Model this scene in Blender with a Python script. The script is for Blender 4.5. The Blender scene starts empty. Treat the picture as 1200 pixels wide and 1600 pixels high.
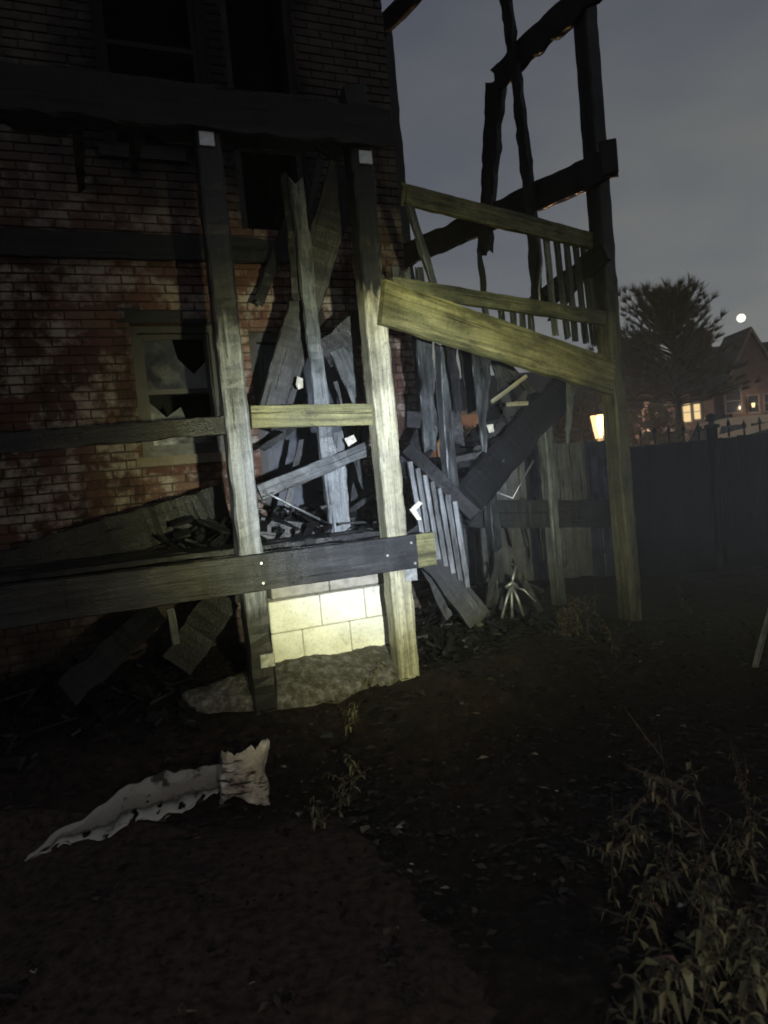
import bpy, bmesh, math, random
from mathutils import Vector, Matrix, noise
R = math.radians
random.seed(7)
sc = bpy.context.scene

# ------------------------------------------------------------------ camera
F = 1100.0                                   # focal length in photo pixels (1200 x 1600)
EYE = Vector((0, 0, 1.5))
PITCH, ROLL = R(-2.8), R(5.3)
fw = Vector((0, math.cos(PITCH), math.sin(PITCH)))
u0 = Vector((0, -math.sin(PITCH), math.cos(PITCH)))
r0 = Vector((1, 0, 0))
rt = r0 * math.cos(ROLL) - u0 * math.sin(ROLL)
up = r0 * math.sin(ROLL) + u0 * math.cos(ROLL)
cam = bpy.data.cameras.new('camera')
cam.sensor_fit = 'VERTICAL'; cam.sensor_height = 24.0; cam.lens = F / 1600 * 24.0
cam.clip_start = 0.02; cam.clip_end = 2000
camo = bpy.data.objects.new('camera', cam); sc.collection.objects.link(camo)
M = Matrix((rt, up, -fw)).transposed().to_4x4(); M.translation = EYE
camo.matrix_world = M
sc.camera = camo
cam.dof.use_dof = True; cam.dof.focus_distance = 4.6; cam.dof.aperture_fstop = 2.2

# ------------------------------------------------------------------ night sky
w = bpy.data.worlds.new('World'); sc.world = w; w.use_nodes = True
nt = w.node_tree; nt.nodes.clear()
def wn(t, **k):
    n = nt.nodes.new(t)
    for a, b in k.items(): setattr(n, a, b)
    return n
MOON_EL, MOON_ROT = R(8.5), R(27.0)
sky = wn('ShaderNodeTexSky', sky_type='NISHITA', sun_disc=False)
sky.sun_elevation = R(-4); sky.sun_rotation = MOON_ROT
geo = wn('ShaderNodeTexCoord')
sep = wn('ShaderNodeSeparateXYZ'); nt.links.new(geo.outputs['Generated'], sep.inputs[0])
ramp = wn('ShaderNodeValToRGB')
e = ramp.color_ramp.elements
e[0].position = 0.0; e[0].color = (0.158, 0.158, 0.150, 1)
e[1].position = 1.0; e[1].color = (0.048, 0.050, 0.062, 1)
for p, c in ((0.16, (0.128, 0.130, 0.130)), (0.42, (0.078, 0.081, 0.093))):
    k = ramp.color_ramp.elements.new(p); k.color = (*c, 1)
nt.links.new(sep.outputs[2], ramp.inputs[0])
mp = wn('ShaderNodeMapping'); mp.inputs['Scale'].default_value = (1.6, 1.6, 4.2)
nt.links.new(geo.outputs['Generated'], mp.inputs[0])
nz = wn('ShaderNodeTexNoise'); nz.inputs['Scale'].default_value = 1.9; nz.inputs['Detail'].default_value = 4
nt.links.new(mp.outputs[0], nz.inputs[0])
mr = wn('ShaderNodeMapRange')
for i, v in enumerate((0.32, 0.68, 0.0, 1.0)): mr.inputs[i + 1].default_value = v
nt.links.new(nz.outputs[0], mr.inputs[0])
tint = wn('ShaderNodeMix', data_type='RGBA'); nt.links.new(mr.outputs[0], tint.inputs[0])
tint.inputs[6].default_value = (0.88, 0.93, 1.03, 1); tint.inputs[7].default_value = (1.30, 1.32, 1.20, 1)
mul = wn('ShaderNodeVectorMath', operation='MULTIPLY'); nt.links.new(ramp.outputs[0], mul.inputs[0]); nt.links.new(tint.outputs[2], mul.inputs[1])
sm = wn('ShaderNodeVectorMath', operation='SCALE'); nt.links.new(sky.outputs[0], sm.inputs[0]); sm.inputs['Scale'].default_value = 0.05
ad = wn('ShaderNodeVectorMath', operation='ADD'); nt.links.new(mul.outputs[0], ad.inputs[0]); nt.links.new(sm.outputs[0], ad.inputs[1])
bg = wn('ShaderNodeBackground'); bg.inputs[1].default_value = 1.2
wo = wn('ShaderNodeOutputWorld')
nt.links.new(ad.outputs[0], bg.inputs[0]); nt.links.new(bg.outputs[0], wo.inputs[0])

# moonlight
sl = bpy.data.lights.new('moonlight', 'SUN'); sl.energy = 0.012; sl.angle = R(0.5); sl.color = (1, 0.93, 0.82)
so = bpy.data.objects.new('moonlight', sl); sc.collection.objects.link(so)
md = Vector((math.sin(MOON_ROT) * math.cos(MOON_EL), math.cos(MOON_ROT) * math.cos(MOON_EL), math.sin(MOON_EL)))
so.rotation_euler = md.to_track_quat('Z', 'Y').to_euler()

# hand torch beside the photographer: the light of the photograph
LPOS = Vector((0.50, 0.05, 1.46))
tl = bpy.data.lights.new('torch_light', 'SPOT'); tl.energy = 2250; tl.spot_size = R(150); tl.spot_blend = 0.5
tl.shadow_soft_size = 0.028; tl.use_nodes = True
to = bpy.data.objects.new('torch_light', tl); sc.collection.objects.link(to); to.location = LPOS
TORCH_AIM = Vector((0.08, 4.3, 1.52))
to.rotation_euler = (LPOS - TORCH_AIM).to_track_quat('Z', 'Y').to_euler()
lt = tl.node_tree; em = next(n for n in lt.nodes if n.type == 'EMISSION')
tc = lt.nodes.new('ShaderNodeTexCoord'); sx = lt.nodes.new('ShaderNodeSeparateXYZ'); lt.links.new(tc.outputs['Normal'], sx.inputs[0])
ac = lt.nodes.new('ShaderNodeMath'); ac.operation = 'ABSOLUTE'; lt.links.new(sx.outputs[2], ac.inputs[0])
aa = lt.nodes.new('ShaderNodeMath'); aa.operation = 'ARCCOSINE'; lt.links.new(ac.outputs[0], aa.inputs[0])
an = lt.nodes.new('ShaderNodeMath'); an.operation = 'DIVIDE'; lt.links.new(aa.outputs[0], an.inputs[0]); an.inputs[1].default_value = R(90)
ir = lt.nodes.new('ShaderNodeValToRGB'); cr = ir.color_ramp
cr.elements[0].position = 0.0; cr.elements[0].color = (0.88, 0.97, 1.12, 1)
cr.elements[1].position = 1.0; cr.elements[1].color = (0, 0, 0, 1)
for deg, v, c in ((6, 0.94, (0.88, 0.97, 1.10)), (10, 0.70, (0.90, 0.98, 1.02)), (14, 0.43, (0.98, 1.0, 0.66)), (18, 0.185, (1.0, 0.96, 0.46)),
                  (22, 0.060, (1.0, 0.92, 0.55)), (27, 0.019, (1, 0.88, 0.70)), (34, 0.013, (1, 0.88, 0.78)),
                  (48, 0.016, (1, 0.90, 0.78)), (70, 0.009, (1, .9, .8))):
    k = cr.elements.new(deg / 90); k.color = (c[0] * v, c[1] * v, c[2] * v, 1)
lt.links.new(an.outputs[0], ir.inputs[0]); lt.links.new(ir.outputs[0], em.inputs[0]); em.inputs[1].default_value = 1.0

sc.view_settings.view_transform = 'Standard'; sc.view_settings.look = 'None'
sc.view_settings.exposure = 0.0; sc.view_settings.gamma = 1.0; sc.view_settings.use_curve_mapping = False
sc.render.engine = 'CYCLES'
sc.cycles.use_denoising = True
sc.cycles.use_adaptive_sampling = True; sc.cycles.adaptive_threshold = 0.025; sc.cycles.adaptive_min_samples = 16
sc.cycles.max_bounces = 6; sc.cycles.sample_clamp_indirect = 3.0
sc.cycles.filter_width = 1.8

# ------------------------------------------------------------------ places: surveyed planes of the site
def ray(px, py): return fw + rt * ((px - 600) / F) + up * ((800 - py) / F)
def D(px, py, y):
    d = ray(px, py); return EYE + d * (y / d.y)
def onz(px, py, z):
    d = ray(px, py); return EYE + d * ((z - EYE.z) / d.z)
ANG = R(22)
U = Vector((math.cos(ANG), math.sin(ANG), 0)); N = Vector((math.sin(ANG), -math.cos(ANG), 0))   # N faces the camera
ZUP = Vector((0, 0, 1))
def plane(p, n):
    def hit(px, py, off=0.0):
        d = ray(px, py); q = p + n * off
        return EYE + d * ((q - EYE).dot(n) / d.dot(n))
    return hit
Q2 = D(606, 745, 4.2); Q2.z = 0
FR = plane(Q2, N)                                                    # front line of the porch posts
W0 = D(600, 745, 6.3); W0.z = 0
WL = plane(W0, N)                                                    # brick wall face
P3 = D(966, 712, 5.35); P3.z = 0
SD = (P3 - Q2).normalized(); SN = Vector((SD.y, -SD.x, 0))
ST = plane(Q2, SN)                                                   # front of the stair tower
B0 = D(640, 385, 7.0); B0.z = 0
BD = (P3 - B0).normalized(); BN = Vector((BD.y, -BD.x, 0))
BK = plane(P3, BN)                                                   # back of the stair tower
def wsz(px, py):
    p = WL(px, py); return ((p - W0).dot(U), p.z)

# ------------------------------------------------------------------ object helpers
C = sc.collection
def link(name, me, mat=None, parent=None):
    o = bpy.data.objects.new(name, me); C.objects.link(o)
    if mat is not None and me is not None and not me.materials: me.materials.append(mat)
    if parent is not None: o.parent = parent
    return o
def tag(o, label=None, cat=None, group=None, kind=None):
    if label: o['label'] = label
    if cat: o['category'] = cat
    if group: o['group'] = group
    if kind: o['kind'] = kind
    return o
def empty(name, loc, label, cat, group=None):
    o = bpy.data.objects.new(name, None); C.objects.link(o); o.location = loc; o.empty_display_size = 0.1
    return tag(o, label, cat, group)
def origin(o):
    v = Vector((0, 0, 0))
    while o is not None: v += o.location; o = o.parent
    return v
def world(o):
    m = Matrix.Identity(4)
    while o is not None: m = o.matrix_basis @ m; o = o.parent
    return m
def put(o, mat4, parent):
    """place by world matrix"""
    if parent is not None: o.parent = parent; o.matrix_basis = world(parent).inverted() @ mat4
    else: o.matrix_basis = mat4
    return o
def mesh(name, verts, faces, smooth=False):
    me = bpy.data.meshes.new(name); me.from_pydata([tuple(v) for v in verts], [], faces); me.update()
    if smooth: me.polygons.foreach_set('use_smooth', [True] * len(me.polygons))
    return me
def box_vf(v, f, x0, x1, y0, y1, z0, z1):
    b = len(v)
    v += [(x, y, z) for x in (x0, x1) for y in (y0, y1) for z in (z0, z1)]
    f += [tuple(b + i for i in q) for q in ((0, 1, 3, 2), (4, 6, 7, 5), (0, 4, 5, 1), (2, 3, 7, 6), (0, 2, 6, 4), (1, 5, 7, 3))]
def nz3(a, b, c): return noise.noise(Vector((a, b, c)))

def beam_mesh(L, wd, th, seed, rough=0.004, jag0=0.0, jag1=0.0, wd1=None, bites=0.0, bend=0.0, step=0.045):
    """sawn timber along +X: chamfered section, uneven faces, broken or sawn ends, bites burnt out of its edges"""
    n = max(3, min(70, int(L / step))); wd1 = wd if wd1 is None else wd1
    V, Fc = [], []
    rnd = random.Random(seed); s = seed * 3.17
    for i in range(n + 1):
        t = i / n; x = L * t; w2 = (wd + (wd1 - wd) * t) / 2; h = th / 2; ch = min(w2, h) * 0.16
        e1 = bites * wd * max(0, nz3(x * 7, s, 1.3) + 0.12) * 1.6
        e2 = bites * wd * max(0, nz3(x * 6, s, 7.7) + 0.05) * 1.6
        zt, zb = max(w2 - e1, -w2 * 0.2), min(-w2 + e2, w2 * 0.2 - 0.004)
        if zt - zb < 0.006: zt = zb + 0.006
        yo = bend * math.sin(math.pi * t)
        ch = min(ch, (zt - zb) * 0.2)
        ring = [(-h + ch, zb), (h - ch, zb), (h, zb + ch), (h, zt - ch), (h - ch, zt), (-h + ch, zt), (-h, zt - ch), (-h, zb + ch)]
        for k, (y, z) in enumerate(ring):
            xx = x
            if i == 0: xx -= jag0 * (rnd.random() - 0.3)
            elif i == n: xx += jag1 * (rnd.random() - 0.3)
            y += rough * nz3(x * 11 + k * 0.35, s + k * 0.6, 0.5); z += rough * nz3(x * 11, s + k * 0.6, 9.5)
            V.append((xx, y + yo, z))
    for i in range(n):
        for k in range(8):
            a, b = i * 8 + k, i * 8 + (k + 1) % 8
            Fc.append((a, b, b + 8, a + 8))
    V.append((0 if not jag0 else jag0 * 0.1, 0, 0)); V.append((L - (0.3 * jag1), bend * 0, (wd1 - wd) * 0))
    for k in range(8):
        Fc.append((len(V) - 2, (k + 1) % 8, k)); Fc.append((len(V) - 1, n * 8 + k, n * 8 + (k + 1) % 8))
    return mesh('timber', V, Fc)
SEED = [10]
def timber(name, p, q, wd, th, mat, parent=None, face=N, **kw):
    SEED[0] += 1
    p, q = Vector(p), Vector(q); d = q - p; L = d.length; d.normalize()
    y = -(Vector(face) - d * Vector(face).dot(d)); y.normalize()
    z = d.cross(y)
    m = Matrix((d, y, z)).transposed().to_4x4(); m.translation = p
    o = link(name, beam_mesh(L, wd, th, SEED[0], **kw), mat)
    return put(o, m, parent)
def post(name, base, z0, z1, wd, th, mat, parent, face=N, **kw):
    return timber(name, (base.x, base.y, z0), (base.x, base.y, z1), wd, th, mat, parent, face, **kw)

# ------------------------------------------------------------------ materials
def mat(name):
    m = bpy.data.materials.new(name); m.use_nodes = True; t = m.node_tree; b = t.nodes['Principled BSDF']
    return m, t, b
def nd(t, ty, ins=None, **k):
    n = t.nodes.new(ty)
    for a, b in k.items(): setattr(n, a, b)
    for a, b in (ins or {}).items():
        if isinstance(b, bpy.types.NodeSocket): t.links.new(b, n.inputs[a])
        else: n.inputs[a].default_value = b
    return n
def rampn(t, fac, stops):
    n = t.nodes.new('ShaderNodeValToRGB'); t.links.new(fac, n.inputs[0]); el = n.color_ramp.elements
    el[0].position, el[0].color = stops[0][0], (*stops[0][1], 1); el[1].position, el[1].color = stops[-1][0], (*stops[-1][1], 1)
    for p, c in stops[1:-1]: k = el.new(p); k.color = (*c, 1)
    return n.outputs[0]
def g3(v): return (v, v, v)

def wood(name, c0, c1, char, rough=0.6, spec=0.4, span=None, soot=0.5):
    """sawn wood; 'char' is how much of it is burnt; span = (x0, x1, ...) lengths along the piece between which it is charred through"""
    m, t, b = mat(name)
    tcn = nd(t, 'ShaderNodeTexCoord'); oi = nd(t, 'ShaderNodeObjectInfo')
    off = nd(t, 'ShaderNodeVectorMath', {0: tcn.outputs['Object'], 1: oi.outputs['Location']}, operation='ADD').outputs[0]
    gm = nd(t, 'ShaderNodeMapping', {0: off, 'Scale': (1.1, 30, 30)}).outputs[0]
    grain = nd(t, 'ShaderNodeTexNoise', {0: gm, 'Scale': 1.0, 'Detail': 8, 'Roughness': 0.68, 'Distortion': 1.1})
    mid = tuple((x + y) / 2 for x, y in zip(c0, c1))
    col = rampn(t, grain.outputs[0], [(0.30, tuple(x * 0.62 for x in c0)), (0.42, c0), (0.56, mid), (0.68, c1)])
    bl = nd(t, 'ShaderNodeTexNoise', {0: off, 'Scale': 2.6, 'Detail': 8, 'Roughness': 0.68, 'Distortion': 0.4})
    stain = rampn(t, bl.outputs[0], [(0.32, g3(1 - soot)), (0.47, g3(1 - soot * 0.35)), (0.62, g3(1.2))])
    col = nd(t, 'ShaderNodeMix', {0: 1.0, 6: col, 7: stain}, data_type='RGBA', blend_type='MULTIPLY').outputs[2]
    km = nd(t, 'ShaderNodeMapping', {0: off, 'Scale': (2.6, 9, 9)}).outputs[0]
    kv = nd(t, 'ShaderNodeTexVoronoi', {0: km, 'Scale': 1.0, 'Randomness': 1.0})
    knot = rampn(t, kv.outputs['Distance'], [(0.06, g3(0.28)), (0.11, g3(0.75)), (0.13, g3(0.55)), (0.20, g3(1))])
    col = nd(t, 'ShaderNodeMix', {0: 0.9, 6: col, 7: knot}, data_type='RGBA', blend_type='MULTIPLY').outputs[2]
    pm = nd(t, 'ShaderNodeMapping', {0: off, 'Scale': (0.9, 60, 60)}).outputs[0]
    spn = nd(t, 'ShaderNodeTexNoise', {0: pm, 'Scale': 1.0, 'Detail': 3, 'Roughness': 0.5})
    split = rampn(t, spn.outputs[0], [(0.30, g3(0.12)), (0.35, g3(1))])
    col = nd(t, 'ShaderNodeMix', {0: 1.0, 6: col, 7: split}, data_type='RGBA', blend_type='MULTIPLY').outputs[2]
    fn2 = nd(t, 'ShaderNodeTexNoise', {0: off, 'Scale': 55, 'Detail': 4, 'Roughness': 0.7})
    col = nd(t, 'ShaderNodeMix', {0: 1.0, 6: col, 7: rampn(t, fn2.outputs[0], [(0.30, g3(0.55)), (0.46, g3(1)), (0.75, g3(1.12))])}, data_type='RGBA', blend_type='MULTIPLY').outputs[2]
    # charcoal: shallow blistering across the grain, ash in places
    wv = nd(t, 'ShaderNodeTexNoise', {0: off, 'Scale': 14, 'Detail': 3})
    wo_ = nd(t, 'ShaderNodeVectorMath', {0: wv.outputs['Color'], 'Scale': 0.035}, operation='SCALE').outputs[0]
    wo_ = nd(t, 'ShaderNodeVectorMath', {0: off, 1: wo_}, operation='ADD').outputs[0]
    vm = nd(t, 'ShaderNodeMapping', {0: wo_, 'Scale': (38, 85, 85)}).outputs[0]
    vo = nd(t, 'ShaderNodeTexVoronoi', {0: vm, 'Scale': 1.0, 'Randomness': 1.0}, feature='DISTANCE_TO_EDGE')
    crack = rampn(t, vo.outputs[0], [(0.0, g3(0.55)), (0.22, g3(1))])
    ash = nd(t, 'ShaderNodeTexNoise', {0: gm, 'Scale': 0.5, 'Detail': 9, 'Roughness': 0.75})
    cc = rampn(t, ash.outputs[0], [(0.36, (0.003, 0.003, 0.0035)), (0.55, (0.010, 0.0105, 0.012)), (0.67, (0.028, 0.029, 0.033)), (0.80, (0.10, 0.10, 0.11))])
    cc = nd(t, 'ShaderNodeMix', {0: 1.0, 6: cc, 7: crack}, data_type='RGBA', blend_type='MULTIPLY').outputs[2]
    gs = nd(t, 'ShaderNodeMapping', {0: off, 'Scale': (1.3, 6, 6)}).outputs[0]
    mk = nd(t, 'ShaderNodeTexNoise', {0: gs, 'Scale': 1.7, 'Detail': 9, 'Roughness': 0.7}).outputs[0]
    if span:
        sxx = nd(t, 'ShaderNodeSeparateXYZ', {0: tcn.outputs['Object']}).outputs[0]
        r_ = rampn(t, nd(t, 'ShaderNodeMath', {0: sxx, 1: 0.1667}, operation='MULTIPLY').outputs[0], [(x / 6, g3(v)) for x, v in span])
        mk = nd(t, 'ShaderNodeMath', {0: mk, 1: r_}, operation='ADD').outputs[0]
    lo = 0.92 - 0.84 * char
    if char >= 1: col = cc
    else:
        mask = rampn(t, mk, [(max(0, lo - 0.10), g3(0)), (min(1, max(0.02, lo + 0.10)), g3(1))])
        col = nd(t, 'ShaderNodeMix', {0: mask, 6: col, 7: cc}, data_type='RGBA').outputs[2]
    t.links.new(col, b.inputs['Base Color'])
    rr = rampn(t, bl.outputs[0], [(0.3, g3(rough - 0.16)), (0.7, g3(rough + 0.12))])
    t.links.new(rr, b.inputs['Roughness']); b.inputs['Specular IOR Level'].default_value = spec
    h1 = nd(t, 'ShaderNodeMath', {0: crack, 1: char * 0.45}, operation='MULTIPLY').outputs[0]
    h2 = nd(t, 'ShaderNodeMath', {0: grain.outputs[0], 1: 0.9}, operation='MULTIPLY').outputs[0]
    hh = nd(t, 'ShaderNodeMath', {0: h1, 1: h2}, operation='ADD').outputs[0]
    hh = nd(t, 'ShaderNodeMath', {0: hh, 1: split}, operation='ADD').outputs[0]
    bp = nd(t, 'ShaderNodeBump', {'Height': hh, 'Strength': 0.7, 'Distance': 0.006})
    t.links.new(bp.outputs[0], b.inputs['Normal'])
    return m
W_PALE = wood('pale_treated_wood', (0.24, 0.22, 0.14), (0.50, 0.47, 0.34), 0.20, 0.55, 0.35)
W_POST2 = wood('pale_post_wood', (0.20, 0.19, 0.12), (0.50, 0.475, 0.34), 0.22, 0.5, 0.4, [(0, .05), (.5, .02), (.75, -.2), (1.75, -.16), (2.15, .10), (2.45, .36), (3.3, .5), (6, .6)])
W_POST1 = wood('blue_grey_post_wood', (0.085, 0.092, 0.105), (0.25, 0.265, 0.30), 0.38, 0.48, 0.5, [(0, .5), (.5, .45), (.72, -.1), (1.6, -.15), (2.0, .05), (2.3, .32), (3.0, .5), (6, .6)])  # blue-grey wood, least charred along its middle
W_POST3 = wood('greenish_post_wood', (0.080, 0.080, 0.042), (0.20, 0.195, 0.10), 0.30, 0.55, 0.4, [(0, .1), (.6, 0), (1.7, .0), (2.3, .10), (2.7, .4), (3.3, .6), (6, .6)])
W_GREEN = wood('green_treated_wood', (0.10, 0.098, 0.040), (0.27, 0.25, 0.115), 0.37, 0.6, 0.3, soot=.6)
W_OLIVE = wood('dull_olive_wood', (0.075, 0.078, 0.045), (0.18, 0.18, 0.095), 0.40, 0.6, 0.3, soot=.6)
W_ASHY = wood('ash_grey_wood', (0.075, 0.085, 0.090), (0.20, 0.215, 0.225), 0.42, 0.48, 0.5)
W_GREY = wood('scorched_grey_wood', (0.036, 0.041, 0.042), (0.105, 0.115, 0.118), 0.48, 0.50, 0.5)
W_DARK = wood('scorched_dark_wood', (0.014, 0.014, 0.016), (0.042, 0.042, 0.047), 0.56, 0.52, 0.35)
W_CHAR = wood('charred_wood', (0.02, 0.02, 0.02), (0.05, 0.05, 0.05), 1.0, 0.5, 0.28)
W_FENCE = wood('weathered_fence_wood', (0.10, 0.105, 0.118), (0.20, 0.205, 0.228), 0.12, 0.75, 0.25)
W_FUNLIT = wood('unlit_fence_wood', (0.007, 0.0065, 0.008), (0.014, 0.013, 0.015), 0.0, 0.8, 0.1)  # fence outside the torch beam: its unlit darkness is put into the colour

def plain(name, col, rough=0.6, metal=0.0, var=0.25, scale=8, bump=0.3, bd=0.004, spec=0.4):
    m, t, b = mat(name)
    tcn = nd(t, 'ShaderNodeTexCoord')
    n1 = nd(t, 'ShaderNodeTexNoise', {0: tcn.outputs['Object'], 'Scale': scale, 'Detail': 8, 'Roughness': 0.65})
    c = rampn(t, n1.outputs[0], [(0.28, tuple(x * (1 - var) for x in col)), (0.72, tuple(min(1, x * (1 + var)) for x in col))])
    t.links.new(c, b.inputs['Base Color']); b.inputs['Metallic'].default_value = metal
    t.links.new(rampn(t, n1.outputs[0], [(0.3, g3(max(0.05, rough - 0.12))), (0.7, g3(min(1, rough + 0.12)))]), b.inputs['Roughness'])
    b.inputs['Specular IOR Level'].default_value = spec
    if bump:
        bp = nd(t, 'ShaderNodeBump', {'Height': n1.outputs[0], 'Strength': bump, 'Distance': bd}); t.links.new(bp.outputs[0], b.inputs['Normal'])
    return m
def glow(name, col, s):
    m, t, b = mat(name); b.inputs['Base Color'].default_value = (0.01, 0.01, 0.01, 1)
    b.inputs['Emission Color'].default_value = (*col, 1); b.inputs['Emission Strength'].default_value = s
    return m
def pos_stain(t, scale, lo, hi, dark):
    g = nd(t, 'ShaderNodeNewGeometry')
    n1 = nd(t, 'ShaderNodeTexNoise', {0: g.outputs['Position'], 'Scale': scale, 'Detail': 7, 'Roughness': 0.62})
    return rampn(t, n1.outputs[0], [(lo, g3(dark)), (hi, g3(1.0))])

# brick
M_BRICK, t, b = mat('brick_red')
g = nd(t, 'ShaderNodeNewGeometry'); oi = nd(t, 'ShaderNodeObjectInfo')
rs = nd(t, 'ShaderNodeMath', {0: g.outputs['Random Per Island'], 1: oi.outputs['Random']}, operation='ADD').outputs[0]
rs = nd(t, 'ShaderNodeMath', {0: rs}, operation='FRACT').outputs[0]
bc = rampn(t, rs, [(0.0, (0.105, 0.045, 0.034)), (0.3, (0.145, 0.060, 0.043)), (0.6, (0.165, 0.074, 0.052)), (0.85, (0.175, 0.090, 0.062)), (1.0, (0.21, 0.120, 0.088))])
n1 = nd(t, 'ShaderNodeTexNoise', {0: g.outputs['Position'], 'Scale': 38, 'Detail': 8, 'Roughness': 0.7})
bc = nd(t, 'ShaderNodeMix', {0: 1.0, 6: bc, 7: rampn(t, n1.outputs[0], [(0.3, g3(0.62)), (0.7, g3(1.25))])}, data_type='RGBA', blend_type='MULTIPLY').outputs[2]
bc = nd(t, 'ShaderNodeMix', {0: 1.0, 6: bc, 7: pos_stain(t, 0.9, 0.34, 0.68, 0.30)}, data_type='RGBA', blend_type='MULTIPLY').outputs[2]
zs = nd(t, 'ShaderNodeSeparateXYZ', {0: g.outputs['Position']}).outputs[2]
sn = nd(t, 'ShaderNodeTexNoise', {0: g.outputs['Position'], 'Scale': 1.6, 'Detail': 6, 'Roughness': 0.6})
zs = nd(t, 'ShaderNodeMath', {0: sn.outputs[0], 1: 2.2, 2: zs}, operation='MULTIPLY_ADD').outputs[0]
zs = nd(t, 'ShaderNodeMath', {0: zs, 1: 0.1}, operation='MULTIPLY').outputs[0]
sf = rampn(t, zs, [(0.0, g3(0.85)), (0.16, g3(0.8)), (0.24, g3(0.12)), (0.44, g3(0.15)), (0.53, g3(0.88)), (1.0, g3(0.92))])  # soot film higher up; at the bottom, under-deck shade put into the colour
SOOT_AND_SHADE = sf
def wall_soot(t, g):
    """soot blown out of the upper openings and run down in streaks"""
    ds = nd(t, 'ShaderNodeVectorMath', {0: g.outputs['Position'], 1: tuple(W0)}, operation='SUBTRACT').outputs[0]
    sc_ = nd(t, 'ShaderNodeVectorMath', {0: ds, 1: tuple(U)}, operation='DOT_PRODUCT').outputs['Value']
    z_ = nd(t, 'ShaderNodeSeparateXYZ', {0: g.outputs['Position']}).outputs[2]
    n_ = nd(t, 'ShaderNodeTexNoise', {0: g.outputs['Position'], 'Scale': 2.3, 'Detail': 8, 'Roughness': 0.65}).outputs[0]
    n_ = nd(t, 'ShaderNodeMath', {0: n_, 1: 0.9, 2: -0.45}, operation='MULTIPLY_ADD').outputs[0]
    ss_ = nd(t, 'ShaderNodeMath', {0: sc_, 1: n_}, operation='ADD').outputs[0]
    zz_ = nd(t, 'ShaderNodeMath', {0: z_, 1: n_}, operation='ADD').outputs[0]
    a_ = nd(t, 'ShaderNodeMapRange', {0: ss_, 1: -2.35, 2: -2.1}).outputs[0]; b_ = nd(t, 'ShaderNodeMapRange', {0: ss_, 1: -0.25, 2: -0.5}).outputs[0]
    c_ = nd(t, 'ShaderNodeMapRange', {0: zz_, 1: 3.75, 2: 4.15}).outputs[0]
    m_ = nd(t, 'ShaderNodeMath', {0: nd(t, 'ShaderNodeMath', {0: a_, 1: b_}, operation='MULTIPLY').outputs[0], 1: c_}, operation='MULTIPLY').outputs[0]
    st_ = nd(t, 'ShaderNodeTexNoise', {0: nd(t, 'ShaderNodeMapping', {0: g.outputs['Position'], 'Scale': (3.2, 3.2, 0.35)}).outputs[0], 'Scale': 1.4, 'Detail': 7, 'Roughness': 0.6}).outputs[0]
    k_ = rampn(t, st_, [(0.57, g3(0)), (0.68, g3(0.75))])
    return nd(t, 'ShaderNodeMath', {0: m_, 1: k_}, operation='MAXIMUM').outputs[0]
pz = nd(t, 'ShaderNodeTexNoise', {0: g.outputs['Position'], 'Scale': 4.5, 'Detail': 6, 'Roughness': 0.7})     # limewash and spalled patches
bc = nd(t, 'ShaderNodeMix', {0: rampn(t, pz.outputs[0], [(0.49, g3(0)), (0.62, g3(0.65))]), 6: bc, 7: (0.42, 0.38, 0.33, 1)}, data_type='RGBA').outputs[2]
bc = nd(t, 'ShaderNodeMix', {0: SOOT_AND_SHADE, 6: bc, 7: (0.050, 0.043, 0.039, 1)}, data_type='RGBA').outputs[2]
bc = nd(t, 'ShaderNodeMix', {0: wall_soot(t, g), 6: bc, 7: (0.007, 0.006, 0.006, 1)}, data_type='RGBA').outputs[2]
t.links.new(bc, b.inputs['Base Color']); b.inputs['Roughness'].default_value = 0.82; b.inputs['Specular IOR Level'].default_value = 0.25
bp = nd(t, 'ShaderNodeBump', {'Height': n1.outputs[0], 'Strength': 0.5, 'Distance': 0.004}); t.links.new(bp.outputs[0], b.inputs['Normal'])
# mortar
M_MORTAR, t, b = mat('mortar')
g = nd(t, 'ShaderNodeNewGeometry')
n1 = nd(t, 'ShaderNodeTexNoise', {0: g.outputs['Position'], 'Scale': 30, 'Detail': 7})
mc = rampn(t, n1.outputs[0], [(0.3, (0.075, 0.043, 0.033)), (0.7, (0.135, 0.088, 0.068))])
mc = nd(t, 'ShaderNodeMix', {0: 1.0, 6: mc, 7: pos_stain(t, 0.9, 0.34, 0.68, 0.30)}, data_type='RGBA', blend_type='MULTIPLY').outputs[2]
mc = nd(t, 'ShaderNodeMix', {0: wall_soot(t, g), 6: mc, 7: (0.007, 0.006, 0.006, 1)}, data_type='RGBA').outputs[2]
t.links.new(mc, b.inputs['Base Color']); b.inputs['Roughness'].default_value = 0.9
bp = nd(t, 'ShaderNodeBump', {'Height': n1.outputs[0], 'Strength': 0.6, 'Distance': 0.004}); t.links.new(bp.outputs[0], b.inputs['Normal'])
M_SOOT = plain('soot_black', (0.008, 0.008, 0.008), 0.85, var=0.5, scale=6)
M_FRAME = plain('sooty_window_frame', (0.032, 0.030, 0.029), 0.5, var=0.5, scale=10)
M_DOOR = plain('scorched_blue_door', (0.040, 0.046, 0.060), 0.4, var=0.6, scale=5, spec=0.5)
M_SILL = plain('limestone_sill', (0.15, 0.125, 0.09), 0.8, var=0.4, scale=9)
M_CONC, t, b = mat('mossy_concrete')
g = nd(t, 'ShaderNodeNewGeometry')
n1 = nd(t, 'ShaderNodeTexNoise', {0: g.outputs['Position'], 'Scale': 24, 'Detail': 9, 'Roughness': 0.7})
n2 = nd(t, 'ShaderNodeTexNoise', {0: g.outputs['Position'], 'Scale': 11, 'Detail': 9, 'Roughness': 0.75})
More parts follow.
